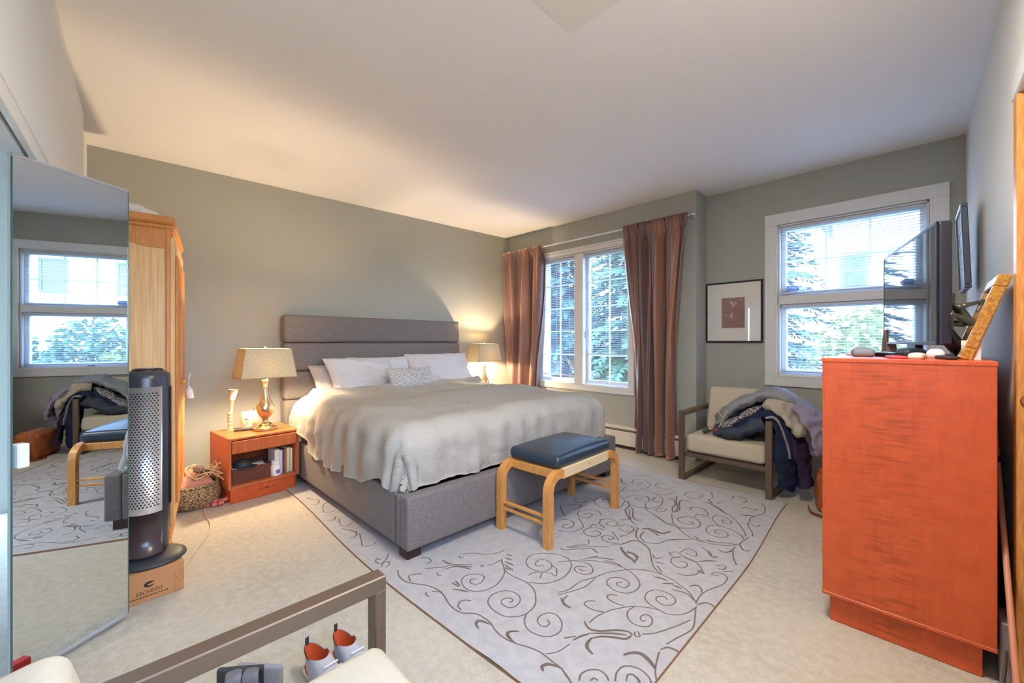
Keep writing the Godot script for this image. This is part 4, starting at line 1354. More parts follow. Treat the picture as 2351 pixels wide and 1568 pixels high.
func armchair(label: String, at: Vector3, turn: float, seat_top: float, back: Vector3) -> void:
	var c := thing("metal_frame_armchair", label, "armchair", at, turn, "metal framed armchairs")
	for s: float in [-1.0, 1.0]:
		var st := begin()
		box(st, Vector3(s * 0.33, 0.2825, 0.36), Vector3(0.045, 0.56, 0.03), 0.003)
		part(c, "front_leg", done(st), M.frame_metal)
		st = begin()
		box(st, Vector3(s * 0.33, 0.2825, -0.36), Vector3(0.045, 0.56, 0.03), 0.003)
		part(c, "rear_leg", done(st), M.frame_metal)
		part(c, "arm", box_mesh(Vector3(0.045, 0.04, 0.75), 0.003, Vector3(s * 0.33, 0.578, 0)), M.frame_metal)
		part(c, "floor_runner", box_mesh(Vector3(0.045, 0.03, 0.69), 0.003, Vector3(s * 0.33, 0.015, 0)), M.frame_metal)
	part(c, "front_rail", box_mesh(Vector3(0.615, 0.035, 0.03), 0.003, Vector3(0, 0.225, 0.335)), M.frame_metal)
	part(c, "rear_rail", box_mesh(Vector3(0.615, 0.035, 0.03), 0.003, Vector3(0, 0.225, -0.30)), M.frame_metal)
	part(c, "back_rail", box_mesh(Vector3(0.615, 0.035, 0.02), 0.003, Vector3(0, 0.53, -0.35)), M.frame_metal)
	part(c, "seat_deck", box_mesh(Vector3(0.6, 0.012, 0.64), 0.0, Vector3(0, 0.245, 0.015)), M.dark)
	var h := seat_top - 0.252
	part(c, "seat_cushion", rounded_mesh(Vector3(0.60, h, 0.66), 0.035, Vector3(0.004, 0.012, 0.006), 0.002, 4, 8), M.upholstery, Vector3(0, 0.252 + h * 0.5, 0.02))
	part(c, "back_cushion", rounded_mesh(Vector3(back.x, 0.40, 0.13), 0.035, Vector3(0.0, 0.006, 0.02), 0.002, 4, 8), M.upholstery, Vector3(0, back.y, back.z), Vector3(-13, 0, 0))

func garment(called: String, label: String, category: String, pts: Array, wide: float, thick: float, m: Material, widths := [], wave := 0.03, side := Vector3.RIGHT) -> void:
	var o: Vector3 = pts[0]
	for q: Vector3 in pts: o.y = minf(o.y, q.y)
	var l := []
	for q: Vector3 in pts: l.append(q - o)
	single(called, label, category, tube_mesh(smooth_path(l, 10), wide, thick, 24, side, widths, wave), m, o, Vector3.ZERO, "clothes heaped on the armchair")

func seating() -> void:
	armchair("beige cushioned armchair heaped with clothes under the alcove window", Vector3(3.905, 0, -1.17), -90, 0.40, Vector3(0.56, 0.575, -0.155))
	armchair("beige cushioned armchair with brown metal arms by the closet mirrors", Vector3(0.135, 0, -0.672), 90, 0.455, Vector3(0.52, 0.535, -0.20))
	var navy := textured(TX.weave, Vector3.ONE * 5.0, 0.9, TX.crinkle, 0.4, rgb(52, 62, 92), 0.2)
	var blue := textured(TX.weave, Vector3.ONE * 5.0, 0.9, TX.crinkle, 0.4, rgb(44, 78, 128), 0.2)
	var slate := textured(TX.weave, Vector3.ONE * 5.0, 0.9, TX.crinkle, 0.4, rgb(84, 90, 104), 0.2)
	var grey := textured(TX.weave, Vector3.ONE * 5.0, 0.9, TX.crinkle, 0.5, rgb(176, 180, 186), 0.2)
	var lilac := textured(TX.weave, Vector3.ONE * 5.0, 0.9, TX.crinkle, 0.5, rgb(186, 176, 196), 0.2)
	var tan := textured(TX.weave, Vector3.ONE * 5.0, 0.9, TX.crinkle, 0.5, rgb(216, 206, 184), 0.2)
	var plum := textured(TX.weave, Vector3.ONE * 5.0, 0.9, TX.crinkle, 0.4, rgb(70, 58, 84), 0.2)
	var print_ := textured(ramp(128, func(x, y): return rgb(66, 62, 70) if sin(x * 0.39 + 2.0 * sin(y * 0.098)) * sin(y * 0.34 + 2.0 * sin(x * 0.147)) > -0.15 else rgb(214, 208, 206)), Vector3.ONE * 5.0, 0.9, null, 0.1, Color.WHITE, 0.2)
	var R := Vector3.RIGHT
	garment("navy_trousers", "dark navy trousers bundled on the seat under the grey jacket", "trousers", [Vector3(3.84, 0.47, -1.20), Vector3(3.85, 0.52, -1.05), Vector3(3.84, 0.58, -0.93), Vector3(3.82, 0.55, -0.80)], 0.20, 0.10, navy, [0.5, 1.0, 1.1, 0.9], 0.05)
	garment("slate_trousers", "slate blue trousers spilling over the seat front", "trousers", [Vector3(3.70, 0.43, -1.27), Vector3(3.68, 0.46, -1.12), Vector3(3.68, 0.50, -1.0), Vector3(3.70, 0.55, -0.90)], 0.13, 0.045, slate, [0.5, 1.0, 1.1, 1.1], 0.04)
	garment("printed_shirt", "dark and white printed shirt showing below the jacket hem", "shirt", [Vector3(3.74, 0.44, -1.24), Vector3(3.72, 0.53, -1.13), Vector3(3.74, 0.61, -1.02), Vector3(3.78, 0.68, -0.92)], 0.09, 0.03, print_, [0.8, 1.0, 0.9, 0.7], 0.03)
	garment("grey_jacket", "pale grey zip jacket thrown over the top of the clothes heap", "jacket", [Vector3(3.86, 0.46, -1.30), Vector3(3.87, 0.59, -1.19), Vector3(3.90, 0.71, -1.04), Vector3(3.93, 0.755, -0.90), Vector3(3.93, 0.72, -0.76), Vector3(3.92, 0.63, -0.64), Vector3(3.90, 0.52, -0.56)], 0.20, 0.05, grey, [0.55, 0.9, 1.0, 1.0, 1.0, 0.9, 0.6], 0.045)
	garment("tan_undershirt", "cream undershirt crumpled over the chair arm", "shirt", [Vector3(3.74, 0.70, -0.88), Vector3(3.70, 0.70, -0.80), Vector3(3.69, 0.60, -0.70), Vector3(3.71, 0.52, -0.64)], 0.10, 0.03, tan, [0.7, 1.0, 1.0, 0.6], 0.05)
	garment("lilac_shirt", "lilac shirt hanging off the heap beside the chest", "shirt", [Vector3(3.83, 0.73, -0.80), Vector3(3.80, 0.68, -0.68), Vector3(3.76, 0.58, -0.60), Vector3(3.74, 0.45, -0.55), Vector3(3.75, 0.37, -0.55)], 0.14, 0.035, lilac, [0.7, 1.0, 1.0, 0.9, 0.5], 0.05)
	garment("navy_trouser_leg", "navy trouser pair hanging over the chair arm to the runner", "trousers", [Vector3(3.70, 0.62, -0.90), Vector3(3.66, 0.655, -0.84), Vector3(3.64, 0.58, -0.775), Vector3(3.64, 0.40, -0.755), Vector3(3.65, 0.20, -0.745), Vector3(3.66, 0.10, -0.75)], 0.085, 0.028, navy, [0.9, 1.0, 1.0, 1.0, 0.9, 0.8], 0.03)
	garment("plum_trousers", "plum grey trousers hanging to the tan leather bag", "trousers", [Vector3(3.76, 0.64, -0.84), Vector3(3.74, 0.62, -0.77), Vector3(3.72, 0.48, -0.70), Vector3(3.71, 0.30, -0.66), Vector3(3.70, 0.12, -0.63)], 0.10, 0.03, plum, [0.9, 1.0, 1.0, 0.9, 0.8], 0.03)
	garment("blue_sweater", "bright blue sweater sleeve hanging lowest at the chair side", "sweater", [Vector3(3.80, 0.56, -0.84), Vector3(3.78, 0.52, -0.775), Vector3(3.77, 0.34, -0.745), Vector3(3.74, 0.16, -0.74), Vector3(3.70, 0.07, -0.76)], 0.11, 0.035, blue, [0.8, 1.0, 1.0, 0.9, 0.6], 0.03)
	garment("grey_strap", "pale grey strap dangling over the chair arm", "strap", [Vector3(3.58, 0.615, -0.87), Vector3(3.585, 0.622, -0.815), Vector3(3.595, 0.56, -0.775), Vector3(3.61, 0.42, -0.735), Vector3(3.61, 0.33, -0.72)], 0.022, 0.008, grey, [], 0.006)
	garment("drawstring", "cream drawstring looped at the jacket edge", "drawstring", [Vector3(3.74, 0.66, -1.20), Vector3(3.70, 0.62, -1.25), Vector3(3.70, 0.56, -1.22), Vector3(3.71, 0.62, -1.18), Vector3(3.69, 0.55, -1.21), Vector3(3.66, 0.46, -1.24)], 0.005, 0.005, tan, [], 0.0)
	# two-ball stick on the seat
	var s := thing("massage_stick", "red stick with dark and red ball ends lying on the seat", "massage stick", Vector3(3.70, 0.412, -1.33), 25)
	part(s, "stick", rod_mesh(Vector3(-0.02, 0.016, 0), Vector3(0.14, 0.016, 0.08), 0.007), mat(rgb(150, 52, 34), 0.5))
	part(s, "dark_ball", ball_mesh(0.028), mat(rgb(66, 72, 76), 0.4), Vector3(-0.045, 0.028, -0.03))
	part(s, "red_ball", ball_mesh(0.028), mat(rgb(200, 60, 36), 0.4), Vector3(-0.075, 0.028, 0.06))
	part(s, "collar", rod_mesh(Vector3(-0.05, 0.026, 0.06), Vector3(0.0, 0.022, 0.05), 0.012), M.gold)
	# leather bag on the floor behind the chest
	var bag := thing("leather_bag", "tan leather bag on the carpet beside the heaped armchair", "bag", Vector3(3.72, 0, -0.47), 8)
	var tanl := mat(rgb(176, 98, 52), 0.45)
	part(bag, "body", rounded_mesh(Vector3(0.36, 0.26, 0.18), 0.04, Vector3(0.02, 0.02, 0.03), 0.012, 4, 6), tanl, Vector3(0, 0.135, 0))
	part(bag, "front_pocket", rounded_mesh(Vector3(0.03, 0.14, 0.14), 0.012), tanl, Vector3(-0.195, 0.10, 0))
	part(bag, "strap", tube_mesh(smooth_path([Vector3(-0.17, 0.04, 0.05), Vector3(-0.27, 0.012, 0.02), Vector3(-0.24, 0.010, -0.12), Vector3(-0.12, 0.012, -0.15)]), 0.016, 0.005, 8), mat(rgb(120, 62, 34), 0.5))
	part(bag, "buckle", box_mesh(Vector3(0.004, 0.03, 0.03), 0.001, Vector3(-0.213, 0.13, 0)), M.brass)
	shoes()

func shoes() -> void:
	for i in 2:
		var px: Array = [[735, 1545], [798, 1512]][i]
		var p := floor_at(px[0], px[1], 0.03)
		var o := thing("sneaker", ["grey sneaker with orange lining, toe under the chair arm", "grey sneaker with orange lining and yellow sole, beside its pair"][i], "shoe", Vector3(p.x, 0, p.y), [14.0, 10.0][i], "grey and orange sneakers")
		# toe towards local +z, heel at -z
		var out := func(k: float) -> float: return 0.040 * pow(sin(clampf(k * 0.88 + 0.10, 0.0, 1.0) * PI), 0.5) * lerpf(0.86, 1.1, smoothstep(0.2, 0.75, k))
		var st := begin(true)
		grid(st, 24, 18, func(u: float, v: float) -> Vector3:
			var a := u * TAU
			var k := v
			var w: float = out.call(k)
			return Vector3(cos(a) * w, 0.016 + sin(a) * 0.015, lerpf(-0.075, 0.205, k)), true)
		part(o, "sole", done(st), mat(rgb(232, 224, 204), 0.6) if i == 0 else mat(rgb(222, 198, 120), 0.6))
		var upper := func(inset: float) -> Callable:
			return func(u: float, v: float) -> Vector3:
				# open at the ankle: v 0 sole line, v 1 collar
				var a := u * TAU
				var len_k := lerpf(1.0, 0.50, pow(v, 0.8))
				var zc := lerpf(0.065, -0.012, v)
				var x := sin(a) * (0.041 - inset) * lerpf(1.0, 0.78, v)
				var z := zc - cos(a) * (0.138 - inset) * len_k * (1.0 if cos(a) > 0.0 else lerpf(1.0, 0.62, v))
				var y := 0.022 + v * (0.062 + 0.020 * maxf(cos(a), 0.0))
				if cos(a) < 0.0: y += 0.012 * v
				return Vector3(x, y, z)
		st = begin(true)
		grid(st, 30, 8, upper.call(0.0))
		part(o, "upper", done(st), mat(rgb(176, 176, 182), 0.7))
		st = begin(true)
		grid(st, 30, 8, upper.call(0.005), true)
		grid(st, 12, 1, func(u: float, v: float): return Vector3(sin(u * TAU) * 0.034 * v, 0.035, -0.0 - cos(u * TAU) * 0.08 * v))
		part(o, "lining", done(st), mat(rgb(196, 84, 34), 0.8))
		st = begin(true)
		rounded(st, Vector3(0, 0.083, 0.085), Vector3(0.042, 0.010, 0.09), 0.004, 2, Vector3.ZERO, 0.0, 2)
		part(o, "tongue", done(st), M.white, Vector3(0, -0.006, 0.0), Vector3(12, 0, 0))
		for k in 4:
			part(o, "lace", rod_mesh(Vector3(-0.024, 0.088 - k * 0.006, 0.06 + k * 0.02), Vector3(0.024, 0.088 - k * 0.006, 0.065 + k * 0.02), 0.003, 6), M.white)
		part(o, "heel_tab", box_mesh(Vector3(0.014, 0.03, 0.004), 0.001, Vector3(0, 0.112, -0.078)), M.char)
	for i in 2:
		var px2: Array = [[628, 1548], [662, 1552]][i]
		var q := floor_at(px2[0], px2[1], 0.06)
		var o2 := thing("slide_sandal", ["dark grey embossed slide sandal standing on edge under the chair arm", "smooth pale grey slide sandal behind the embossed one"][i], "sandal", Vector3(q.x, 0, q.y), -38 if i == 0 else -48, "grey sandals")
		part(o2, "sole", rounded_mesh(Vector3(0.16, 0.09, 0.02), 0.010, Vector3.ZERO, 0.0, 3, 5), M.char if i == 0 else mat(rgb(150, 148, 152), 0.6), Vector3(-0.10, 0.052, 0))
		part(o2, "strap", tube_mesh(smooth_path([Vector3(-0.12, 0.09, 0.01), Vector3(-0.11, 0.085, 0.035), Vector3(-0.10, 0.05, 0.045), Vector3(-0.10, 0.012, 0.02)]), 0.025, 0.005, 10, Vector3.RIGHT), mat(rgb(112, 110, 116), 0.4))

# ---------- right side: chest, television and what stands on it ----------
func right_side() -> void:
	var top := 1.13
	var d := thing("cherry_chest", "tall cherry chest of drawers with a curly-grained side panel", "chest of drawers", Vector3(2.19, 0, -0.075))
	# local: x 0..1.18, z -0.245 (front) .. 0.243
	part(d, "side_panel", box_mesh(Vector3(0.024, 0.985, 0.488), 0.002, Vector3(0.012, 0.6225, 0.0)), M.dresser)
	part(d, "side_panel", box_mesh(Vector3(0.024, 0.985, 0.488), 0.002, Vector3(1.168, 0.6225, 0.0)), M.dresser)
	part(d, "back_panel", box_mesh(Vector3(1.13, 0.97, 0.012), 0.0, Vector3(0.59, 0.62, 0.235)), M.dresser)
	part(d, "top", box_mesh(Vector3(1.186, 0.018, 0.494), 0.003, Vector3(0.59, 1.121, 0)), M.cherry_red)
	part(d, "bottom", box_mesh(Vector3(1.182, 0.016, 0.492), 0.003, Vector3(0.59, 0.125, 0)), M.cherry_red)
	part(d, "plinth", box_mesh(Vector3(1.12, 0.118, 0.435), 0.003, Vector3(0.59, 0.059, -0.005)), M.dresser)
	for i in 5:
		for k in 2:
			var dr := part(d, "drawer", box_mesh(Vector3(0.556, 0.178, 0.02), 0.004, Vector3(0.31 + k * 0.56, 0.235 + i * 0.186, -0.236)), M.dresser)
			for s: float in [-1.0, 1.0]:
				part(dr, "knob", ball_mesh(0.013), M.cherry_red, Vector3(0.31 + k * 0.56 + s * 0.15, 0.235 + i * 0.186, -0.258))

	var t := thing("television", "flat screen television with glossy screen standing on the cherry chest", "television", Vector3(2.885, top, -0.075), 13.7)
	part(t, "casing", rounded_mesh(Vector3(0.90, 0.515, 0.045), 0.012, Vector3.ZERO, 0.0, 3, 2), mat(rgb(40, 50, 66), 0.3), Vector3(0, 0.312, 0.02))
	part(t, "bezel", bezel_mesh(0.90, 0.515, 0.014, 0.006), M.black, Vector3(0, 0.312, -0.004))
	part(t, "screen", box_mesh(Vector3(0.872, 0.487, 0.004), 0.0), M.screen, Vector3(0, 0.312, -0.0035))
	part(t, "neck", box_mesh(Vector3(0.14, 0.06, 0.03), 0.004, Vector3(0, 0.03, 0.03)), M.black)
	part(t, "stand", rounded_mesh(Vector3(0.46, 0.012, 0.20), 0.005), M.black, Vector3(0, 0.006, 0.02))

	# seated bronze figure on a curved black pedestal
	var f := thing("bronze_figurine", "small bronze figurine of a seated figure on a curved black pedestal", "figurine", Vector3(2.50, top, 0.075))
	var B := func(x: float, y: float, z: float) -> Vector3: return Vector3(x, y, z)
	# spread sideways along local z and x so that it shows to the corner; y above the chest
	var right := Vector3(0.7127, 0, 0.7015)
	var fwd := Vector3(0.7015, 0, -0.7127)
	var P := func(px: float, py: float, dep := 0.0) -> Vector3:
		return right * ((px - 2196.0) / 553.0) + Vector3(0, 1.2 - (py - 784.0) / 553.0 - top, 0) + fwd * dep
	var bones := [
		[P.call(2188, 680), 0.017, P.call(2189, 689), 0.014], [P.call(2193, 697), 0.008, P.call(2200, 704), 0.010],
		[P.call(2202, 705, -0.012), 0.013, P.call(2208, 704, 0.012), 0.013], [P.call(2206, 707), 0.017, P.call(2218, 722), 0.015], [P.call(2218, 722), 0.015, P.call(2229, 738), 0.018],
		[P.call(2208, 702, -0.025), 0.009, P.call(2243, 693, -0.035), 0.0065], [P.call(2243, 693, -0.035), 0.0065, P.call(2231, 715, -0.03), 0.005],
		[P.call(2200, 706, 0.028), 0.009, P.call(2184, 716, 0.03), 0.007], [P.call(2184, 716, 0.03), 0.0065, P.call(2172, 724, 0.015), 0.005],
		[P.call(2229, 740, -0.015), 0.015, P.call(2180, 722, -0.02), 0.009], [P.call(2180, 722, -0.02), 0.009, P.call(2185, 750, -0.01), 0.006],
		[P.call(2229, 742, 0.02), 0.015, P.call(2196, 741, 0.025), 0.009], [P.call(2196, 741, 0.025), 0.008, P.call(2186, 756, 0.02), 0.006],
		[P.call(2185, 750, -0.01), 0.006, P.call(2179, 755, -0.02), 0.005]]
	part(f, "figure", body_mesh(bones, 0.0035, 0.0022), M.bronze)
	var st := begin(true)
	var arc := []
	for q: Array in [[2168, 706], [2172, 735], [2178, 762], [2190, 785], [2206, 803], [2222, 816]]:
		arc.append(P.call(q[0], q[1]))
	tube(st, smooth_path(arc, 5), 0.030, 0.009, 12, fwd, [0.25, 0.7, 1.0, 1.2, 1.3, 1.4])
	part(f, "pedestal", done(st), M.black)
	part(f, "support_rod", rod_mesh(P.call(2184, 746), P.call(2220, 790), 0.004), M.black)
	part(f, "foot_plate", rounded_mesh(Vector3(0.12, 0.010, 0.10), 0.004), M.black, right * 0.035 + Vector3(0, 0.005, 0))

	# framed prints
	var a := thing("gold_framed_print", "thick gold framed print leaning on the wall behind the chest top", "framed print", Vector3(2.53, top, 0.10), 1.0)
	picture(a, 0.33, 0.335, 0.045, 0.035, M.gold, M.paper, Vector3(17.5, 0, 0))
	var w := thing("hanging_picture", "slim grey framed picture hung on the right wall", "framed picture", Vector3(3.62, 1.50, 0.155), 1.0)
	picture(w, 0.40, 0.48, 0.02, 0.028, mat(rgb(76, 88, 104), 0.4), mat(rgb(176, 190, 196), 0.8), Vector3(-2.0, 0, 0))
	var c := thing("alcove_print", "black framed square print of reddish-brown drawing on the alcove wall", "framed print", Vector3(4.425, 1.19, -1.358), -90)
	picture(c, 0.52, 0.605, 0.018, 0.022, M.black, M.paper, Vector3.ZERO)
	var im := Image.create(140, 200, false, Image.FORMAT_RGB8)
	im.fill(rgb(138, 76, 62))
	rng.seed = 21
	for i in 40:
		im.fill_rect(Rect2i(rng.randi_range(0, 130), rng.randi_range(0, 190), rng.randi_range(4, 22), rng.randi_range(4, 30)), rgb(138, 76, 62).lerp(rgb(108, 56, 50), rng.randf()))
	for q: Array in [[52, 22, 20, 22], [64, 44, 14, 18], [80, 30, 12, 18], [60, 100, 14, 12], [52, 112, 16, 20], [24, 106, 8, 14], [118, 14, 6, 8], [58, 130, 8, 10]]:
		im.fill_rect(Rect2i(q[0], q[1], q[2], q[3]), rgb(206, 162, 146))
	var pm := mat(Color.WHITE, 0.8)
	pm.albedo_texture = ImageTexture.create_from_image(im)
	st = begin()
	var v := [Vector3(-0.105, 0.145, 0), Vector3(0.105, 0.145, 0), Vector3(0.105, 0.445, 0), Vector3(-0.105, 0.445, 0)]
	var uvs := [Vector2(0, 1), Vector2(1, 1), Vector2(1, 0), Vector2(0, 0)]
	for k in [0, 2, 1, 0, 3, 2]:
		st.set_uv(uvs[k])
		st.add_vertex(v[k])
	part(c, "drawing", done(st), pm, Vector3(0, 0, 0.008))
	rng.seed = 8
	st = begin()
	for i in 90:
		var x := rng.randf_range(-0.235, 0.235)
		var y := rng.randf_range(0.03, 0.575)
		if absf(x) < 0.14 and y > 0.11 and y < 0.48: continue
		var sz := rng.randf_range(0.004, 0.02)
		box(st, Vector3(x, y, 0.0075), Vector3(sz, 0.0015, 0.0004), 0.0, Basis(Vector3.BACK, rng.randf() * PI))
	part(c, "pencil_marks", done(st), mat(rgb(156, 160, 164), 0.8)).set_meta("kind", "stuff")
	part(c, "glazing", box_mesh(Vector3(0.49, 0.575, 0.002), 0.0, Vector3(0, 0.3025, 0.014)), M.glass)

	# small things on the chest top
	var wb := thing("white_carton", "small open white carton beside the gold frame", "carton", Vector3(2.395, top, 0.118), 10)
	st = begin()
	for s: float in [-1.0, 1.0]:
		box(st, Vector3(s * 0.021, 0.037, 0), Vector3(0.002, 0.074, 0.044))
	box(st, Vector3(0, 0.037, 0.021), Vector3(0.044, 0.074, 0.002))
	box(st, Vector3(0, 0.027, -0.021), Vector3(0.044, 0.054, 0.002))
	box(st, Vector3(0, 0.001, 0), Vector3(0.042, 0.002, 0.042))
	part(wb, "carton", done(st), M.white)
	part(wb, "insert", box_mesh(Vector3(0.038, 0.012, 0.038), 0.0, Vector3(0, 0.05, 0)), mat(rgb(214, 190, 120), 0.7))
	small("black_remote", "black remote control lying on the chest front", "remote", Vector3(0.17, 0.020, 0.045), M.black, 2.5, -0.125, 25)
	small("glasses_case", "dark clamshell glasses case on the chest", "glasses case", Vector3(0.16, 0.035, 0.06), mat(rgb(58, 66, 78), 0.5), 2.6, -0.055, -20)
	small("grey_pouch", "rounded grey pouch on the chest behind the remotes", "pouch", Vector3(0.13, 0.035, 0.08), mat(rgb(140, 150, 160), 0.8), 2.53, -0.215, 10)
	small("white_stone", "smooth white oval soap dish on the chest near the carton", "dish", Vector3(0.075, 0.034, 0.055), M.white, 2.43, 0.022, 0)
	small("red_wallet", "flat red wallet at the chest edge", "wallet", Vector3(0.13, 0.010, 0.06), mat(rgb(200, 72, 70), 0.5), 2.33, -0.09, 10)
	small("pale_box", "small cream printed box at the chest edge", "box", Vector3(0.085, 0.022, 0.045), M.paper, 2.3, -0.03, -8)
	small("dark_comb", "dark brown comb lying near the pedestal", "comb", Vector3(0.11, 0.014, 0.03), mat(rgb(60, 50, 48), 0.5), 2.33, 0.05, 20)
	small("paper_pad", "stack of blue-white papers under the television", "papers", Vector3(0.24, 0.014, 0.14), mat(rgb(206, 214, 226), 0.7), 2.8, -0.235, 6)
	small("black_tablet", "black tablet lying by the television foot", "tablet", Vector3(0.20, 0.010, 0.14), M.black, 3.2, -0.235, -12)
	var eb := thing("taupe_card", "taupe folded card standing behind the television edge", "card", Vector3(3.27, top, -0.16), 30)
	st = begin()
	for s: float in [-1.0, 1.0]:
		bar(st, Vector3(s * 0.03, 0, 0), Vector3(s * 0.004, 0.14, 0), 0.05, 0.003, Vector3.BACK)
	part(eb, "panels", done(st), mat(rgb(150, 128, 118), 0.8))

	# between chest and wall
	single("wooden_pole", "thin pinkish wooden pole leaning behind the chest", "pole", rod_mesh(Vector3(1.79, 0.03, 0.185), Vector3(2.62, 0.83, 0.195), 0.008), mat(rgb(190, 132, 104), 0.5))
	single("grey_shoebox", "grey shoebox on the carpet between chest and wall", "box", box_mesh(Vector3(0.13, 0.22, 0.032), 0.004, Vector3(0, 0.11, 0)), mat(rgb(126, 122, 124), 0.7), Vector3(2.28, 0, 0.192))
	single("dark_bag", "dark folded garment bag stuffed behind the chest", "garment bag", rounded_mesh(Vector3(0.7, 0.75, 0.03), 0.012, Vector3.ZERO, 0.01), mat(rgb(38, 40, 62), 0.8), Vector3(2.85, 0.376, 0.188))
	single("black_strap", "black strap looped on the carpet by the door casing", "strap", tube_mesh(smooth_path([Vector3(2.2, 0.12, 0.19), Vector3(2.1, 0.14, 0.18), Vector3(2.0, 0.06, 0.16), Vector3(1.93, 0.008, 0.14), Vector3(1.9, 0.006, 0.10)]), 0.018, 0.004, 8), M.char)

	# unseen fill lamp, added overhead to brighten the near side of the room
	var l := thing("added_fill_lamp", "added unseen fill lamp, round and white, over the corner by the door", "ceiling lamp", Vector3(1.25, 2.71, -0.36))
	part(l, "rim", lathe_mesh([Vector2(0.0, 0.0), Vector2(0.22, 0.0), Vector2(0.22, -0.03), Vector2(0.205, -0.03), Vector2(0.2, -0.01), Vector2(0, -0.01)], 36), M.white)
	var glow := mat(Color(1, 0.97, 0.92), 0.6)
	glow.emission_enabled = true
	glow.emission = Color(1.0, 0.965, 0.92)
	glow.emission_energy_multiplier = 1.2
	part(l, "diffuser", lathe_mesh([Vector2(0.202, -0.012), Vector2(0.19, -0.04), Vector2(0.14, -0.065), Vector2(0.07, -0.078), Vector2(0, -0.08)], 36), glow)
	var al := AreaLight3D.new()
	al.name = "added_fill_light"
	al.area_size = Vector2(0.38, 0.38)
	al.light_color = Color(1.0, 0.965, 0.92)
	al.light_energy = CEILING_FILL
	al.area_range = 9.0
	al.shadow_enabled = true
	l.add_child(al)
	al.position = Vector3(0, -0.09, 0)
	al.rotation_degrees.x = -90

func bezel_mesh(w: float, h: float, b: float, d: float) -> ArrayMesh:
	var st := begin()
	for s: float in [-1.0, 1.0]:
		box(st, Vector3(0, s * (h - b) * 0.5, 0), Vector3(w, b, d), 0.001)
		box(st, Vector3(s * (w - b) * 0.5, 0, 0), Vector3(b, h - 2 * b, d), 0.001)
	return done(st)

# a framed picture standing on its base line, face towards local -z unless it hangs in the alcove (+z)
func picture(o: Node3D, w: float, h: float, b: float, d: float, frame: Material, mount: Material, lean: Vector3) -> void:
	var pivot := Basis.from_euler(Vector3(deg_to_rad(lean.x), 0, 0))
	var st := begin()
	for s: float in [-1.0, 1.0]:
		box(st, pivot * Vector3(0, h * 0.5 + s * (h - b) * 0.5, 0), Vector3(w, b, d), 0.004, pivot)
		box(st, pivot * Vector3(s * (w - b) * 0.5, h * 0.5, 0), Vector3(b, h - 2 * b, d), 0.004, pivot)
	part(o, "frame", done(st), frame)
	st = begin()
	box(st, pivot * Vector3(0, h * 0.5, 0), Vector3(w - 2 * b + 0.004, h - 2 * b + 0.004, d * 0.4), 0.0, pivot)
	var mt := part(o, "mount", done(st), mount)
	if lean != Vector3.ZERO:
		st = begin()
		for s: float in [-1.0, 1.0]:
			box(st, pivot * Vector3(0, h * 0.5 + s * h * 0.22, -d * 0.22), Vector3(w * 0.46, 0.004, 0.002), 0.0, pivot)
			box(st, pivot * Vector3(s * w * 0.23, h * 0.5, -d * 0.22), Vector3(0.004, h * 0.44, 0.002), 0.0, pivot)
		part(mt, "inner_line", done(st), M.char)

func small(called: String, label: String, category: String, s: Vector3, m: Material, x: float, z: float, turn: float) -> void:
	single(called, label, category, rounded_mesh(s, minf(s.y * 0.45, 0.02), Vector3(0, s.y * 0.2, 0), 0.0, 3, 3), m, Vector3(x, 1.13 + s.y * 0.5, z), Vector3(0, turn, 0))

# ---------- outdoors ----------
func conifer(label: String, at: Vector3, high: float, wide: float, sd: int, m: Material) -> void:
	var t := thing("conifer", label, "tree", at, 0, "conifers outside the windows")
	rng.seed = sd
	part(t, "trunk", tube_mesh([Vector3.ZERO, Vector3(0.03, high * 0.5, 0), Vector3(0, high * 0.97, 0)], 0.14, 0.14, 8, Vector3.RIGHT, [1.0, 0.6, 0.1]), mat(rgb(96, 78, 62), 0.9))
	var st := begin()
	var levels := int(high / 0.30)
	for lv in levels:
		var f := float(lv) / levels
		var y := high * (0.06 + 0.92 * f)
		var reach := wide * pow(1.0 - f, 0.8) + 0.12
		var n := 11
		for b in n:
			var a := TAU * (b + rng.randf() * 0.8) / n + lv * 0.7
			var dir := Vector3(cos(a), 0, sin(a))
			var r := reach * rng.randf_range(0.75, 1.1)
			var tw := int(r * 26.0) + 5
			for k in tw:
				var q := (k + 0.6) / tw
				var c := Vector3(0, y, 0) + dir * r * q + Vector3(0, 0.10 * q - 0.30 * q * q * r, 0)
				for s: float in [-1.0, 1.0]:
					var side := Vector3(-dir.z, 0, dir.x) * s
					var l := (0.13 + 0.11 * r * (1.0 - q)) * rng.randf_range(0.7, 1.2)
					var tip := c + side * l + dir * l * 0.75 + Vector3(0, rng.randf_range(-0.12, 0.03), 0)
					var mid := (c + tip) * 0.5
					var up := Vector3(0, rng.randf_range(0.01, 0.03), 0) - dir * 0.028
					tri_out(st, c, mid + up, tip, Vector3.UP)
					tri_out(st, c, tip, mid - up * 0.9, Vector3.UP)
	part(t, "foliage", done(st), m).set_meta("kind", "stuff")

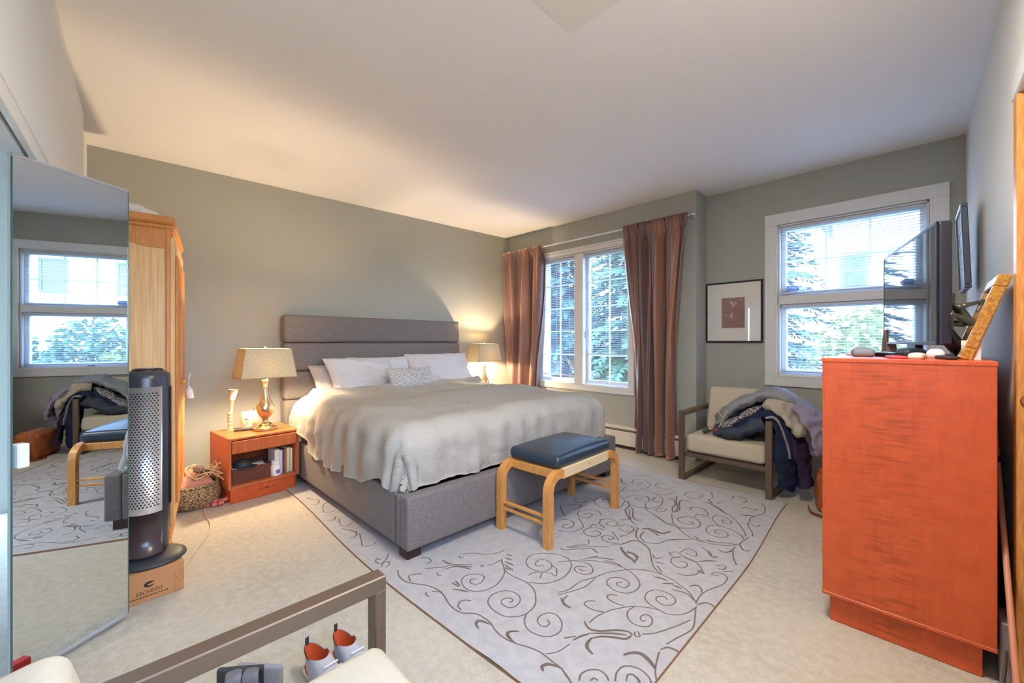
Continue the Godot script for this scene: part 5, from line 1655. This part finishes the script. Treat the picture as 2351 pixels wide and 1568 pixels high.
func leafy(called: String, label: String, at: Vector3, blobs: Array, leaves: int, size: float, sd: int, m: Material) -> void:
	var t := thing(called, label, "shrub", at, 0, "leafy shrubs outside the alcove window")
	rng.seed = sd
	for b: Array in blobs:
		var c: Vector3 = b[0]
		part(t, "stem", tube_mesh([Vector3(0, 0, 0), c * 0.5 + Vector3(0.05, 0, 0), c], 0.03, 0.03, 6, Vector3.RIGHT, [1.0, 0.6, 0.2]), mat(rgb(104, 88, 70), 0.9))
	var st := begin()
	for i in leaves:
		var b: Array = blobs[i % blobs.size()]
		var d := Vector3(rng.randfn(), rng.randfn(), rng.randfn()).normalized() * pow(rng.randf(), 0.4)
		var p: Vector3 = b[0] + d * b[1]
		var u := Vector3(rng.randfn(), rng.randfn() * 0.5, rng.randfn()).normalized()
		var w := u.cross(Vector3(rng.randfn(), 1.0, rng.randfn())).normalized()
		var s := size * rng.randf_range(0.6, 1.2)
		tri_out(st, p, p + u * s * 0.5 + w * s * 0.32, p + u * s, Vector3.UP)
		tri_out(st, p, p + u * s, p + u * s * 0.5 - w * s * 0.32, Vector3.UP)
	part(t, "foliage", done(st), m).set_meta("kind", "stuff")

func outdoors() -> void:
	var g := -3.0
	var lawn := struct("ground", box_mesh(Vector3(60, 0.2, 80), 0.0, Vector3(35.5, g - 0.1, -4)), mat(rgb(128, 136, 118), 0.95), "grassy ground outside the house")
	lawn.set_meta("kind", "structure")
	var green := mat(rgb(50, 78, 54), 0.8)
	green.backlight_enabled = true
	green.backlight = Color(0.18, 0.22, 0.16)
	var teal := mat(rgb(44, 72, 66), 0.8)
	teal.backlight_enabled = true
	teal.backlight = Color(0.16, 0.2, 0.18)
	var lime := mat(rgb(86, 94, 34), 0.8)
	lime.backlight_enabled = true
	lime.backlight = Color(0.3, 0.3, 0.14)
	conifer("broad blue-green conifer outside the double window", Vector3(8.6, g, -6.9), 8.8, 2.6, 1, teal)
	conifer("mid green conifer behind the right leaf of the double window", Vector3(8.2, g, -4.5), 8.4, 2.4, 2, green)
	conifer("tall conifer standing behind the double window trees", Vector3(11.2, g, -9.2), 9.6, 3.0, 3, teal)
	conifer("green conifer behind the gap of the nearer trees", Vector3(11.6, g, -6.6), 9.8, 3.0, 4, green)
	conifer("blue-green conifer at the left edge of the alcove view", Vector3(9.6, g, -2.3), 8.8, 1.7, 5, teal)
	conifer("distant conifer between house and double window", Vector3(14.0, g, -4.2), 9.6, 2.1, 6, green)
	conifer("far conifer closing the gap behind the curtain side", Vector3(12.5, g, -11.5), 10.0, 3.0, 7, green)
	leafy("yellow_shrub", "tall yellow-green leafy shrub below the alcove window", Vector3(7.6, g, -0.85), [[Vector3(0, 3.3, 0), 0.75], [Vector3(0.3, 4.1, 0.3), 0.65], [Vector3(-0.2, 2.6, -0.5), 0.7], [Vector3(0.1, 3.5, 0.9), 0.6], [Vector3(-0.1, 2.5, 0.8), 0.7]], 5200, 0.13, 31, lime)
	leafy("green_shrub", "dense green leafy shrub beside the yellow one", Vector3(8.4, g, 1.4), [[Vector3(0, 3.2, 0), 0.9], [Vector3(0.2, 4.0, -0.5), 0.7], [Vector3(0, 2.6, 0.9), 0.9], [Vector3(0, 3.9, 0.9), 0.7]], 5200, 0.14, 32, green)
	leafy("low_green_shrub", "low green shrub at the foot of the conifers", Vector3(6.9, g, -2.9), [[Vector3(0, 2.4, 0), 0.7], [Vector3(0.2, 2.7, 0.6), 0.6], [Vector3(0, 1.7, 0.2), 0.8]], 3600, 0.12, 33, green)
	# neighbouring house
	var h := thing("neighbour_house", "white clapboard house with tall windows beyond the shrubs", "house", Vector3(17, g, 2.6))
	var white := mat(rgb(226, 228, 232), 0.8)
	part(h, "walls", box_mesh(Vector3(6, 8.4, 9.6), 0.0, Vector3(3, 4.2, 0)), white)
	for i in 56:
		part(h, "clapboard", clap, white, Vector3(-0.012, 0.1 + i * 0.148, 0))
	for s: float in [-1.0, 1.0]:
		var st := begin()
		quad_out(st, Vector3(-0.5, 8.2, s * 5.2), Vector3(6.5, 8.2, s * 5.2), Vector3(6.5, 11.0, 0), Vector3(-0.5, 11.0, 0), Vector3(0, 1, s))
		quad_out(st, Vector3(-0.5, 8.1, s * 5.2), Vector3(6.5, 8.1, s * 5.2), Vector3(6.5, 10.9, 0), Vector3(-0.5, 10.9, 0), Vector3(0, -1, -s))
		part(h, "roof_slope", done(st), mat(rgb(120, 116, 118), 0.9))
	for z in [-4.25, -3.1, -0.6, 0.6, 2.6]:
		for y in [3.3, 6.45]:
			var w := part(h, "window", bezel_mesh(0.72, 1.2, 0.08, 0.08), mat(rgb(86, 94, 108), 0.6), Vector3(-0.05, y, z), Vector3(0, 90, 0))
			part(w, "pane", box_mesh(Vector3(0.58, 1.06, 0.02), 0.0), mat(rgb(52, 62, 80), 0.15))
			part(w, "glazing_bar", box_mesh(Vector3(0.58, 0.05, 0.05), 0.0), mat(rgb(86, 94, 108), 0.6))

var clap: ArrayMesh

# scroll lines of the rug as traced from the photograph, in the pixels of enlarged views
var RUG_LINES := [
	[900.0, 1260.0, 0.19646, [
		[8.0, 90, 230, 110, 300, 180, 360, 300, 390, 430, 415, 540, 465, 600, 520, 650, 610, 720, 690, 820, 740, 960, 750, 1050, 795, 1130, 860, 1180, 950, 1270, 1050, 1400, 1125, 1560, 1170, 1690, 1225, 1830, 1340, 1930, 1430, 2010, 1568, 2080, 1700],
		[8.0, 235, 355, 218, 315, 240, 285, 360, 275],
		[8.0, 600, 520, 560, 490, 480, 480],
		[8.0, 440, 540, 405, 515, 415, 490],
		[8.0, 800, 700, 765, 660, 790, 610, 850, 590, 915, 600],
		[14.0, 1130, 880, 1060, 850, 1000, 835, 965, 870, 990, 925],
		[14.0, 1400, 1120, 1350, 1070, 1320, 1010, 1350, 975, 1450, 970],
		[14.0, 1930, 1420, 1850, 1385, 1760, 1370, 1700, 1400, 1705, 1450],
		[7.0, 1270, 130, 1300, 220, 1300, 290, 1240, 385, 1150, 450, 1020, 488, 900, 478, 825, 420, 815, 350, 870, 305, 970, 290, 1060, 310, 1065, 345, 1030, 390, 970, 410, 910, 385, 925, 350, 985, 345],
		[9.5, 700, 385, 780, 435],
		[9.5, 740, 365, 790, 420],
		[9.5, 710, 460, 800, 475, 890, 495],
		[7.0, 1270, 110, 1310, 240, 1400, 310, 1550, 380, 1640, 460, 1665, 560, 1650, 660, 1560, 750, 1440, 790, 1300, 785, 1170, 710, 1110, 620, 1150, 540, 1260, 490, 1380, 490, 1470, 545, 1480, 610, 1420, 670, 1340, 680, 1265, 630, 1290, 580, 1370, 570, 1400, 600, 1360, 625],
		[7.0, 1560, 750, 1530, 820, 1535, 900, 1590, 970, 1700, 1020, 1820, 1025, 1930, 970, 1960, 870, 1910, 780, 1820, 745, 1720, 775, 1675, 840, 1720, 900, 1780, 905, 1815, 865, 1790, 825],
		[7.0, 1550, 380, 1800, 395, 2000, 320, 2084, 200, 2050, 110, 1934, 60, 1780, 45, 1640, 60, 1570, 110, 1560, 170, 1620, 230, 1740, 255, 1830, 235, 1855, 180, 1800, 130, 1720, 120, 1665, 165, 1690, 195, 1760, 185],
		[7.0, 1580, 300, 1680, 265, 1850, 280],
		[7.0, 1855, 190, 1910, 230, 1905, 310, 1850, 280],
		[7.0, 1720, 330, 1740, 280],
		[9.5, 1310, 180, 1410, 250],
		[9.5, 1310, 140, 1410, 185],
		[9.5, 1310, 100, 1390, 125],
		[9.5, 1330, 60, 1390, 75],
		[9.5, 1300, 210, 1370, 240],
		[8.0, 400, 215, 600, 205, 720, 180, 930, 185],
		[9.5, 620, 230, 760, 200, 920, 235],
		[9.5, 720, 190, 930, 210],
		[10.0, 590, 120, 640, 155, 700, 170],
		[6.0, 1030, 195, 1045, 183, 1060, 195, 1045, 207, 1030, 195],
		[6.0, 1100, 190, 1180, 170, 1260, 125],
		[7.0, 830, 55, 950, 45, 1100, 60, 1230, 40, 1310, 10],
		[7.0, 780, 80, 800, 100, 830, 95],
		[8.0, 350, 90, 430, 95, 460, 130, 420, 160],
		[8.0, 530, 270, 545, 295, 575, 300],
		[6.0, 1760, 1240, 1900, 1210, 2036, 1120],
	]],
	[1280.0, 1260.0, 0.19646, [
		[7.0, 0, 145, 150, 130, 250, 135, 350, 170, 400, 230, 380, 280, 310, 290, 220, 270, 185, 225, 230, 195, 320, 205],
		[7.0, 250, 225, 270, 245, 310, 245],
		[7.0, 250, 120, 400, 130, 560, 155, 720, 200, 840, 270, 920, 350, 940, 430, 880, 495, 780, 518, 660, 490, 580, 430, 560, 380, 610, 335, 720, 335, 800, 375, 820, 420, 760, 455, 690, 430, 675, 395, 740, 385],
		[9.5, 310, 105, 460, 80],
		[9.5, 440, 95, 550, 105, 650, 125],
		[9.5, 540, 130, 660, 160, 740, 205],
		[7.0, 440, 320, 560, 275, 700, 250, 860, 235, 1010, 245, 1150, 280, 1300, 345, 1420, 430, 1510, 500, 1600, 640],
		[9.5, 1110, 325, 1190, 340, 1260, 370],
		[9.5, 1210, 400, 1330, 405],
		[9.5, 1330, 420, 1430, 465],
		[8.0, 1320, 475, 1480, 520, 1570, 600],
		[7.0, 0, 500, 120, 470, 230, 390, 320, 355, 430, 325],
		[7.0, 0, 530, 150, 490, 300, 440, 380, 380, 430, 335],
		[14.0, 30, 570, 60, 640, 130, 685],
		[8.0, 100, 540, 60, 580, 50, 620],
		[7.0, 1600, 680, 1500, 750, 1360, 780, 1240, 765, 1150, 715, 1050, 650, 1000, 580, 1030, 510, 1130, 480, 1250, 510, 1340, 570, 1350, 630, 1280, 665, 1190, 650, 1130, 600, 1150, 560, 1220, 560, 1260, 600],
		[7.0, 350, 860, 420, 800, 540, 740, 680, 700, 830, 680, 960, 685, 1120, 710, 1240, 765],
		[7.0, 860, 690, 800, 730, 790, 800, 840, 870, 930, 910, 1030, 915, 1080, 860, 1060, 800, 990, 775, 940, 810, 960, 850, 1000, 845],
		[8.0, 750, 670, 660, 640, 580, 590, 560, 550, 610, 535, 680, 545],
		[8.0, 500, 735, 400, 715, 320, 670, 295, 635, 340, 605, 420, 610],
		[12.0, 290, 850, 310, 900, 360, 945, 480, 965, 640, 955, 780, 970, 840, 1010],
		[10.0, 330, 990, 480, 990, 640, 995, 780, 1015],
		[10.0, 150, 1070, 250, 1020, 330, 1000],
		[8.0, 50, 1045, 180, 1025],
		[12.0, 360, 1050, 480, 1030, 620, 1040, 760, 1060, 830, 1020],
		[14.0, 360, 1050, 310, 1110, 310, 1170, 365, 1240],
		[6.0, 870, 980, 870, 1020, 910, 1035, 930, 1020, 900, 970],
		[7.0, 960, 1005, 1100, 995, 1250, 950, 1400, 895, 1520, 840],
		[7.0, 1590, 690, 1580, 800, 1560, 920, 1500, 980, 1360, 1055, 1240, 1125],
		[9.0, 1600, 660, 1690, 630, 1770, 650, 1810, 690],
		[7.0, 1600, 620, 1650, 540, 1740, 480, 1880, 430, 1940, 390, 1960, 330, 1880, 285, 1800, 280, 1790, 300, 1860, 315],
		[7.0, 1850, 200, 1900, 190, 1950, 215, 1910, 245, 1860, 230],
		[7.0, 1920, 265, 2036, 270],
		[9.0, 1660, 510, 1660, 470, 1620, 430, 1560, 425, 1520, 440],
		[10.0, 1170, 1190, 1250, 1165, 1350, 1200, 1400, 1250, 1380, 1300, 1330, 1290],
		[18.0, 740, 1250, 820, 1230, 920, 1235, 1000, 1290, 1060, 1360, 1100, 1420],
		[7.0, 1110, 1568, 1100, 1430, 1130, 1290, 1150, 1220],
		[8.0, 620, 1568, 640, 1470, 720, 1395, 830, 1395, 950, 1450, 1040, 1568, 1020, 1700],
		[9.0, 750, 1568, 770, 1500, 830, 1495, 900, 1568, 880, 1660, 780, 1660],
		[8.0, 190, 1568, 220, 1490, 310, 1440, 430, 1440, 510, 1500, 540, 1568],
		[8.0, 330, 1568, 370, 1540, 410, 1568],
		[9.0, 0, 1440, 80, 1568],
		[8.0, 1060, 0, 1080, 100, 1100, 190, 1150, 260, 1200, 290],
		[8.0, 1100, 70, 1130, 110, 1200, 100],
		[8.0, 1130, 150, 1230, 170],
		[8.0, 1150, 200, 1200, 270],
		[18.0, 740, 10, 790, 70, 860, 120, 890, 160],
		[12.0, 800, 20, 870, 60, 920, 90, 880, 160],
		[7.0, 1290, 45, 1380, 35, 1440, 80, 1560, 130, 1640, 200, 1690, 290],
		[7.0, 1290, 50, 1340, 90, 1420, 95, 1330, 105, 1310, 150, 1370, 205, 1450, 220, 1500, 190, 1470, 150, 1410, 150],
		[8.0, 1400, 285, 1480, 310, 1600, 295, 1650, 250],
		[7.0, 1420, 40, 1500, 0, 1590, 25, 1610, 70, 1570, 85, 1490, 50],
		[7.0, 1440, 80, 1560, 140, 1700, 145, 1840, 145],
		[8.0, 1700, 0, 1770, 50, 1800, 100, 1860, 95],
		[12.0, 1620, 250, 1690, 290],
	]],
	[1280.0, 1060.0, 0.14032, [
		[8.0, 840, 755, 780, 750, 650, 710, 600, 650, 680, 580, 800, 570, 950, 555, 1050, 580, 1110, 630],
		[8.0, 740, 640, 800, 600, 860, 610],
		[8.0, 1110, 650, 1060, 720, 980, 770],
		[8.0, 600, 640, 540, 600, 440, 580, 330, 585, 265, 620, 320, 655, 420, 655, 460, 625, 400, 615],
		[8.0, 710, 880, 680, 820, 600, 785, 480, 775, 360, 800, 310, 850, 370, 895, 480, 905, 560, 860, 500, 825, 420, 855],
		[8.0, 330, 910, 390, 1000, 400, 1070, 300, 1120, 150, 1140, 0, 1110],
		[8.0, 0, 950, 120, 930, 220, 960, 255, 1020, 180, 1075, 70, 1060, 110, 1010, 160, 1025],
		[8.0, 680, 940, 800, 930, 900, 950, 970, 1000, 920, 1050, 830, 1040, 785, 1000, 860, 975],
		[8.0, 760, 1110, 640, 1080, 520, 1080, 430, 1110, 420, 1160, 500, 1205, 620, 1215, 690, 1170, 620, 1125, 530, 1145],
		[9.0, 510, 1080, 570, 1020, 640, 1050],
		[9.0, 650, 1000, 760, 1080],
		[8.0, 690, 950, 670, 1000],
		[8.0, 980, 1280, 920, 1190, 880, 1140],
		[8.0, 990, 1330, 880, 1330, 760, 1290, 700, 1240, 760, 1205, 850, 1215, 910, 1250, 840, 1270, 810, 1240],
		[8.0, 980, 1060, 1080, 1030, 1190, 1060, 1240, 1110, 1180, 1150, 1060, 1130, 1000, 1090],
		[8.0, 1240, 1110, 1120, 1190, 1000, 1220],
		[10.0, 850, 1350, 960, 1360, 1090, 1330, 1200, 1290, 1310, 1300, 1420, 1370, 1490, 1450, 1510, 1568],
		[9.0, 1330, 1300, 1270, 1220, 1280, 1120, 1310, 1090, 1250, 1060],
		[9.0, 1400, 1300, 1340, 1230, 1380, 1160, 1430, 1150],
		[8.0, 1370, 1300, 1480, 1330, 1640, 1335, 1760, 1290, 1900, 1270, 2138, 1270],
		[22.0, 1380, 1100, 1480, 1095, 1580, 1130, 1700, 1170, 1840, 1140],
		[14.0, 1480, 1110, 1600, 1180, 1640, 1210],
		[8.0, 1110, 630, 1180, 690, 1300, 740, 1480, 765, 1650, 755, 1740, 700, 1760, 620, 1700, 550, 1600, 510, 1480, 480, 1360, 470, 1250, 480, 1100, 480, 1010, 500],
		[8.0, 1140, 600, 1200, 565, 1340, 560, 1480, 580, 1530, 620, 1500, 660, 1400, 650, 1310, 615, 1340, 590, 1430, 610],
		[8.0, 1510, 570, 1560, 620, 1650, 590, 1590, 640, 1690, 660, 1530, 660],
		[10.0, 1170, 640, 1180, 720, 1110, 790, 1140, 880, 1160, 940, 1020, 945],
		[10.0, 1180, 720, 1240, 790, 1230, 900, 1300, 960, 1400, 950],
		[9.0, 1170, 780, 1180, 900, 1220, 990, 1300, 1030],
		[8.0, 1460, 690, 1470, 790, 1560, 850],
		[14.0, 1560, 850, 1650, 910, 1760, 990, 1900, 1050],
		[8.0, 1900, 1050, 2000, 1085, 2138, 1090],
		[8.0, 1620, 800, 1680, 770, 1800, 780, 1770, 820, 1660, 825, 1620, 800],
		[8.0, 1010, 160, 1100, 145, 1250, 200, 1450, 235, 1640, 245],
		[8.0, 1400, 450, 1520, 430, 1570, 400, 1560, 360, 1480, 320, 1380, 295, 1290, 310, 1270, 350, 1330, 380, 1430, 370, 1440, 345, 1360, 335],
		[11.0, 1010, 270, 1080, 290, 1090, 340, 1170, 380],
		[8.0, 1150, 410, 1080, 470, 1010, 500],
		[8.0, 1720, 540, 1830, 550, 1920, 520, 2010, 525],
		[8.0, 1930, 460, 1800, 450, 1690, 420, 1660, 390, 1720, 360, 1800, 360],
		[8.0, 40, 1415, 130, 1430, 250, 1420, 420, 1410, 520, 1400],
		[8.0, 140, 1380, 300, 1360, 480, 1340],
		[8.0, 150, 1400, 500, 1370, 640, 1380, 820, 1385],
		[8.0, 490, 1270, 500, 1330],
		[10.0, 520, 1400, 590, 1440, 630, 1480],
		[18.0, 1020, 1400, 1060, 1470, 1140, 1550, 1180, 1568],
		[16.0, 1100, 1480, 1220, 1500, 1270, 1560],
		[9.0, 130, 700, 320, 690, 420, 715],
		[9.0, 240, 765, 340, 750, 380, 700],
		[9.0, 30, 700, 60, 800, 110, 880],
	]],
	[1540.0, 1080.0, 0.14031, [
		[8.0, 40, 720, 40, 830, 90, 910, 200, 945, 330, 950, 450, 945, 510, 890, 470, 820, 370, 775, 240, 770, 140, 790, 150, 835, 270, 880, 370, 885, 380, 855, 300, 845],
		[8.0, 0, 870, 100, 910, 180, 1000, 300, 1090, 440, 1150, 600, 1195, 760, 1225, 900, 1240, 1100, 1230],
		[8.0, 0, 1140, 150, 1130, 350, 1130, 500, 1150, 650, 1170, 800, 1190, 1000, 1210, 1110, 1225, 1220, 1160, 1320, 1110],
		[8.0, 1210, 1140, 1190, 1080, 1060, 1000, 900, 940, 760, 905, 640, 930, 595, 980, 640, 1050, 760, 1095, 900, 1105, 965, 1065, 900, 1010, 810, 985, 740, 1000, 760, 1040, 840, 1050],
		[8.0, 1270, 1090, 1240, 1000, 1180, 900, 1110, 820, 1050, 770],
		[8.0, 840, 930, 760, 860, 730, 800, 790, 755, 880, 760, 990, 810, 1050, 860, 1020, 895, 940, 885, 895, 850, 930, 825, 970, 850],
		[8.0, 1380, 1095, 1390, 1040, 1340, 940, 1340, 880, 1430, 920, 1510, 940, 1550, 910],
		[8.0, 1370, 870, 1390, 810, 1490, 770, 1640, 730, 1660, 650, 1600, 580],
		[14.0, 1210, 740, 1320, 760, 1490, 770],
		[18.0, 650, 540, 740, 570, 860, 640, 950, 710, 1040, 750],
		[12.0, 690, 490, 760, 560],
		[9.0, 370, 660, 390, 620, 480, 620, 580, 640, 650, 700, 660, 750],
		[9.0, 430, 770, 470, 730, 540, 735, 640, 770, 710, 800],
		[10.0, 60, 700, 60, 620, 120, 560, 90, 480, 0, 470],
		[10.0, 90, 690, 150, 620, 140, 520, 165, 425],
		[10.0, 100, 690, 180, 650, 190, 540, 250, 500, 370, 530],
		[7.0, 300, 420, 330, 380, 440, 370, 560, 400, 600, 430, 540, 470, 420, 470, 330, 440],
		[8.0, 100, 180, 160, 215, 260, 225, 330, 235],
		[9.0, 780, 1300, 840, 1340, 930, 1345, 1010, 1310, 1060, 1260],
		[10.0, 1140, 1210, 1160, 1280, 1220, 1325, 1310, 1330],
		[8.0, 1010, 1330, 1010, 1430, 1050, 1550],
		[8.0, 500, 1270, 580, 1320, 640, 1410, 740, 1415],
		[8.0, 450, 1490, 580, 1475, 720, 1490],
		[10.0, 380, 1080, 450, 1130],
		[10.0, 600, 1140, 680, 1180],
		[10.0, 800, 1190, 880, 1200],
		[8.0, 1100, 490, 1150, 450, 1280, 480, 1350, 540, 1290, 560],
		[8.0, 1270, 640, 1380, 640, 1480, 680, 1520, 660],
		[7.0, 750, 380, 770, 460, 700, 500],
		[7.0, 840, 570, 880, 550, 950, 550],
	]],
	[640.0, 1080.0, 0.16584, [
		[8.0, 340, 380, 430, 400, 500, 405],
		[9.0, 430, 475, 500, 465, 530, 430, 510, 405],
		[7.0, 650, 435, 590, 480, 590, 560, 650, 575, 740, 560, 760, 540],
		[10.0, 690, 690, 760, 670, 775, 635],
		[7.0, 830, 660, 840, 720, 900, 760, 980, 740, 1020, 710],
		[9.0, 990, 920, 1070, 895, 1090, 860, 1060, 830, 880, 790],
		[7.0, 1130, 860, 1160, 940, 1180, 1020],
		[7.0, 1200, 1025, 1300, 1015, 1370, 970],
		[8.0, 1540, 1130, 1510, 1210, 1440, 1260, 1380, 1230, 1390, 1190, 1440, 1205],
		[8.0, 1460, 1300, 1480, 1250, 1550, 1235, 1560, 1270, 1520, 1310],
	]],
]
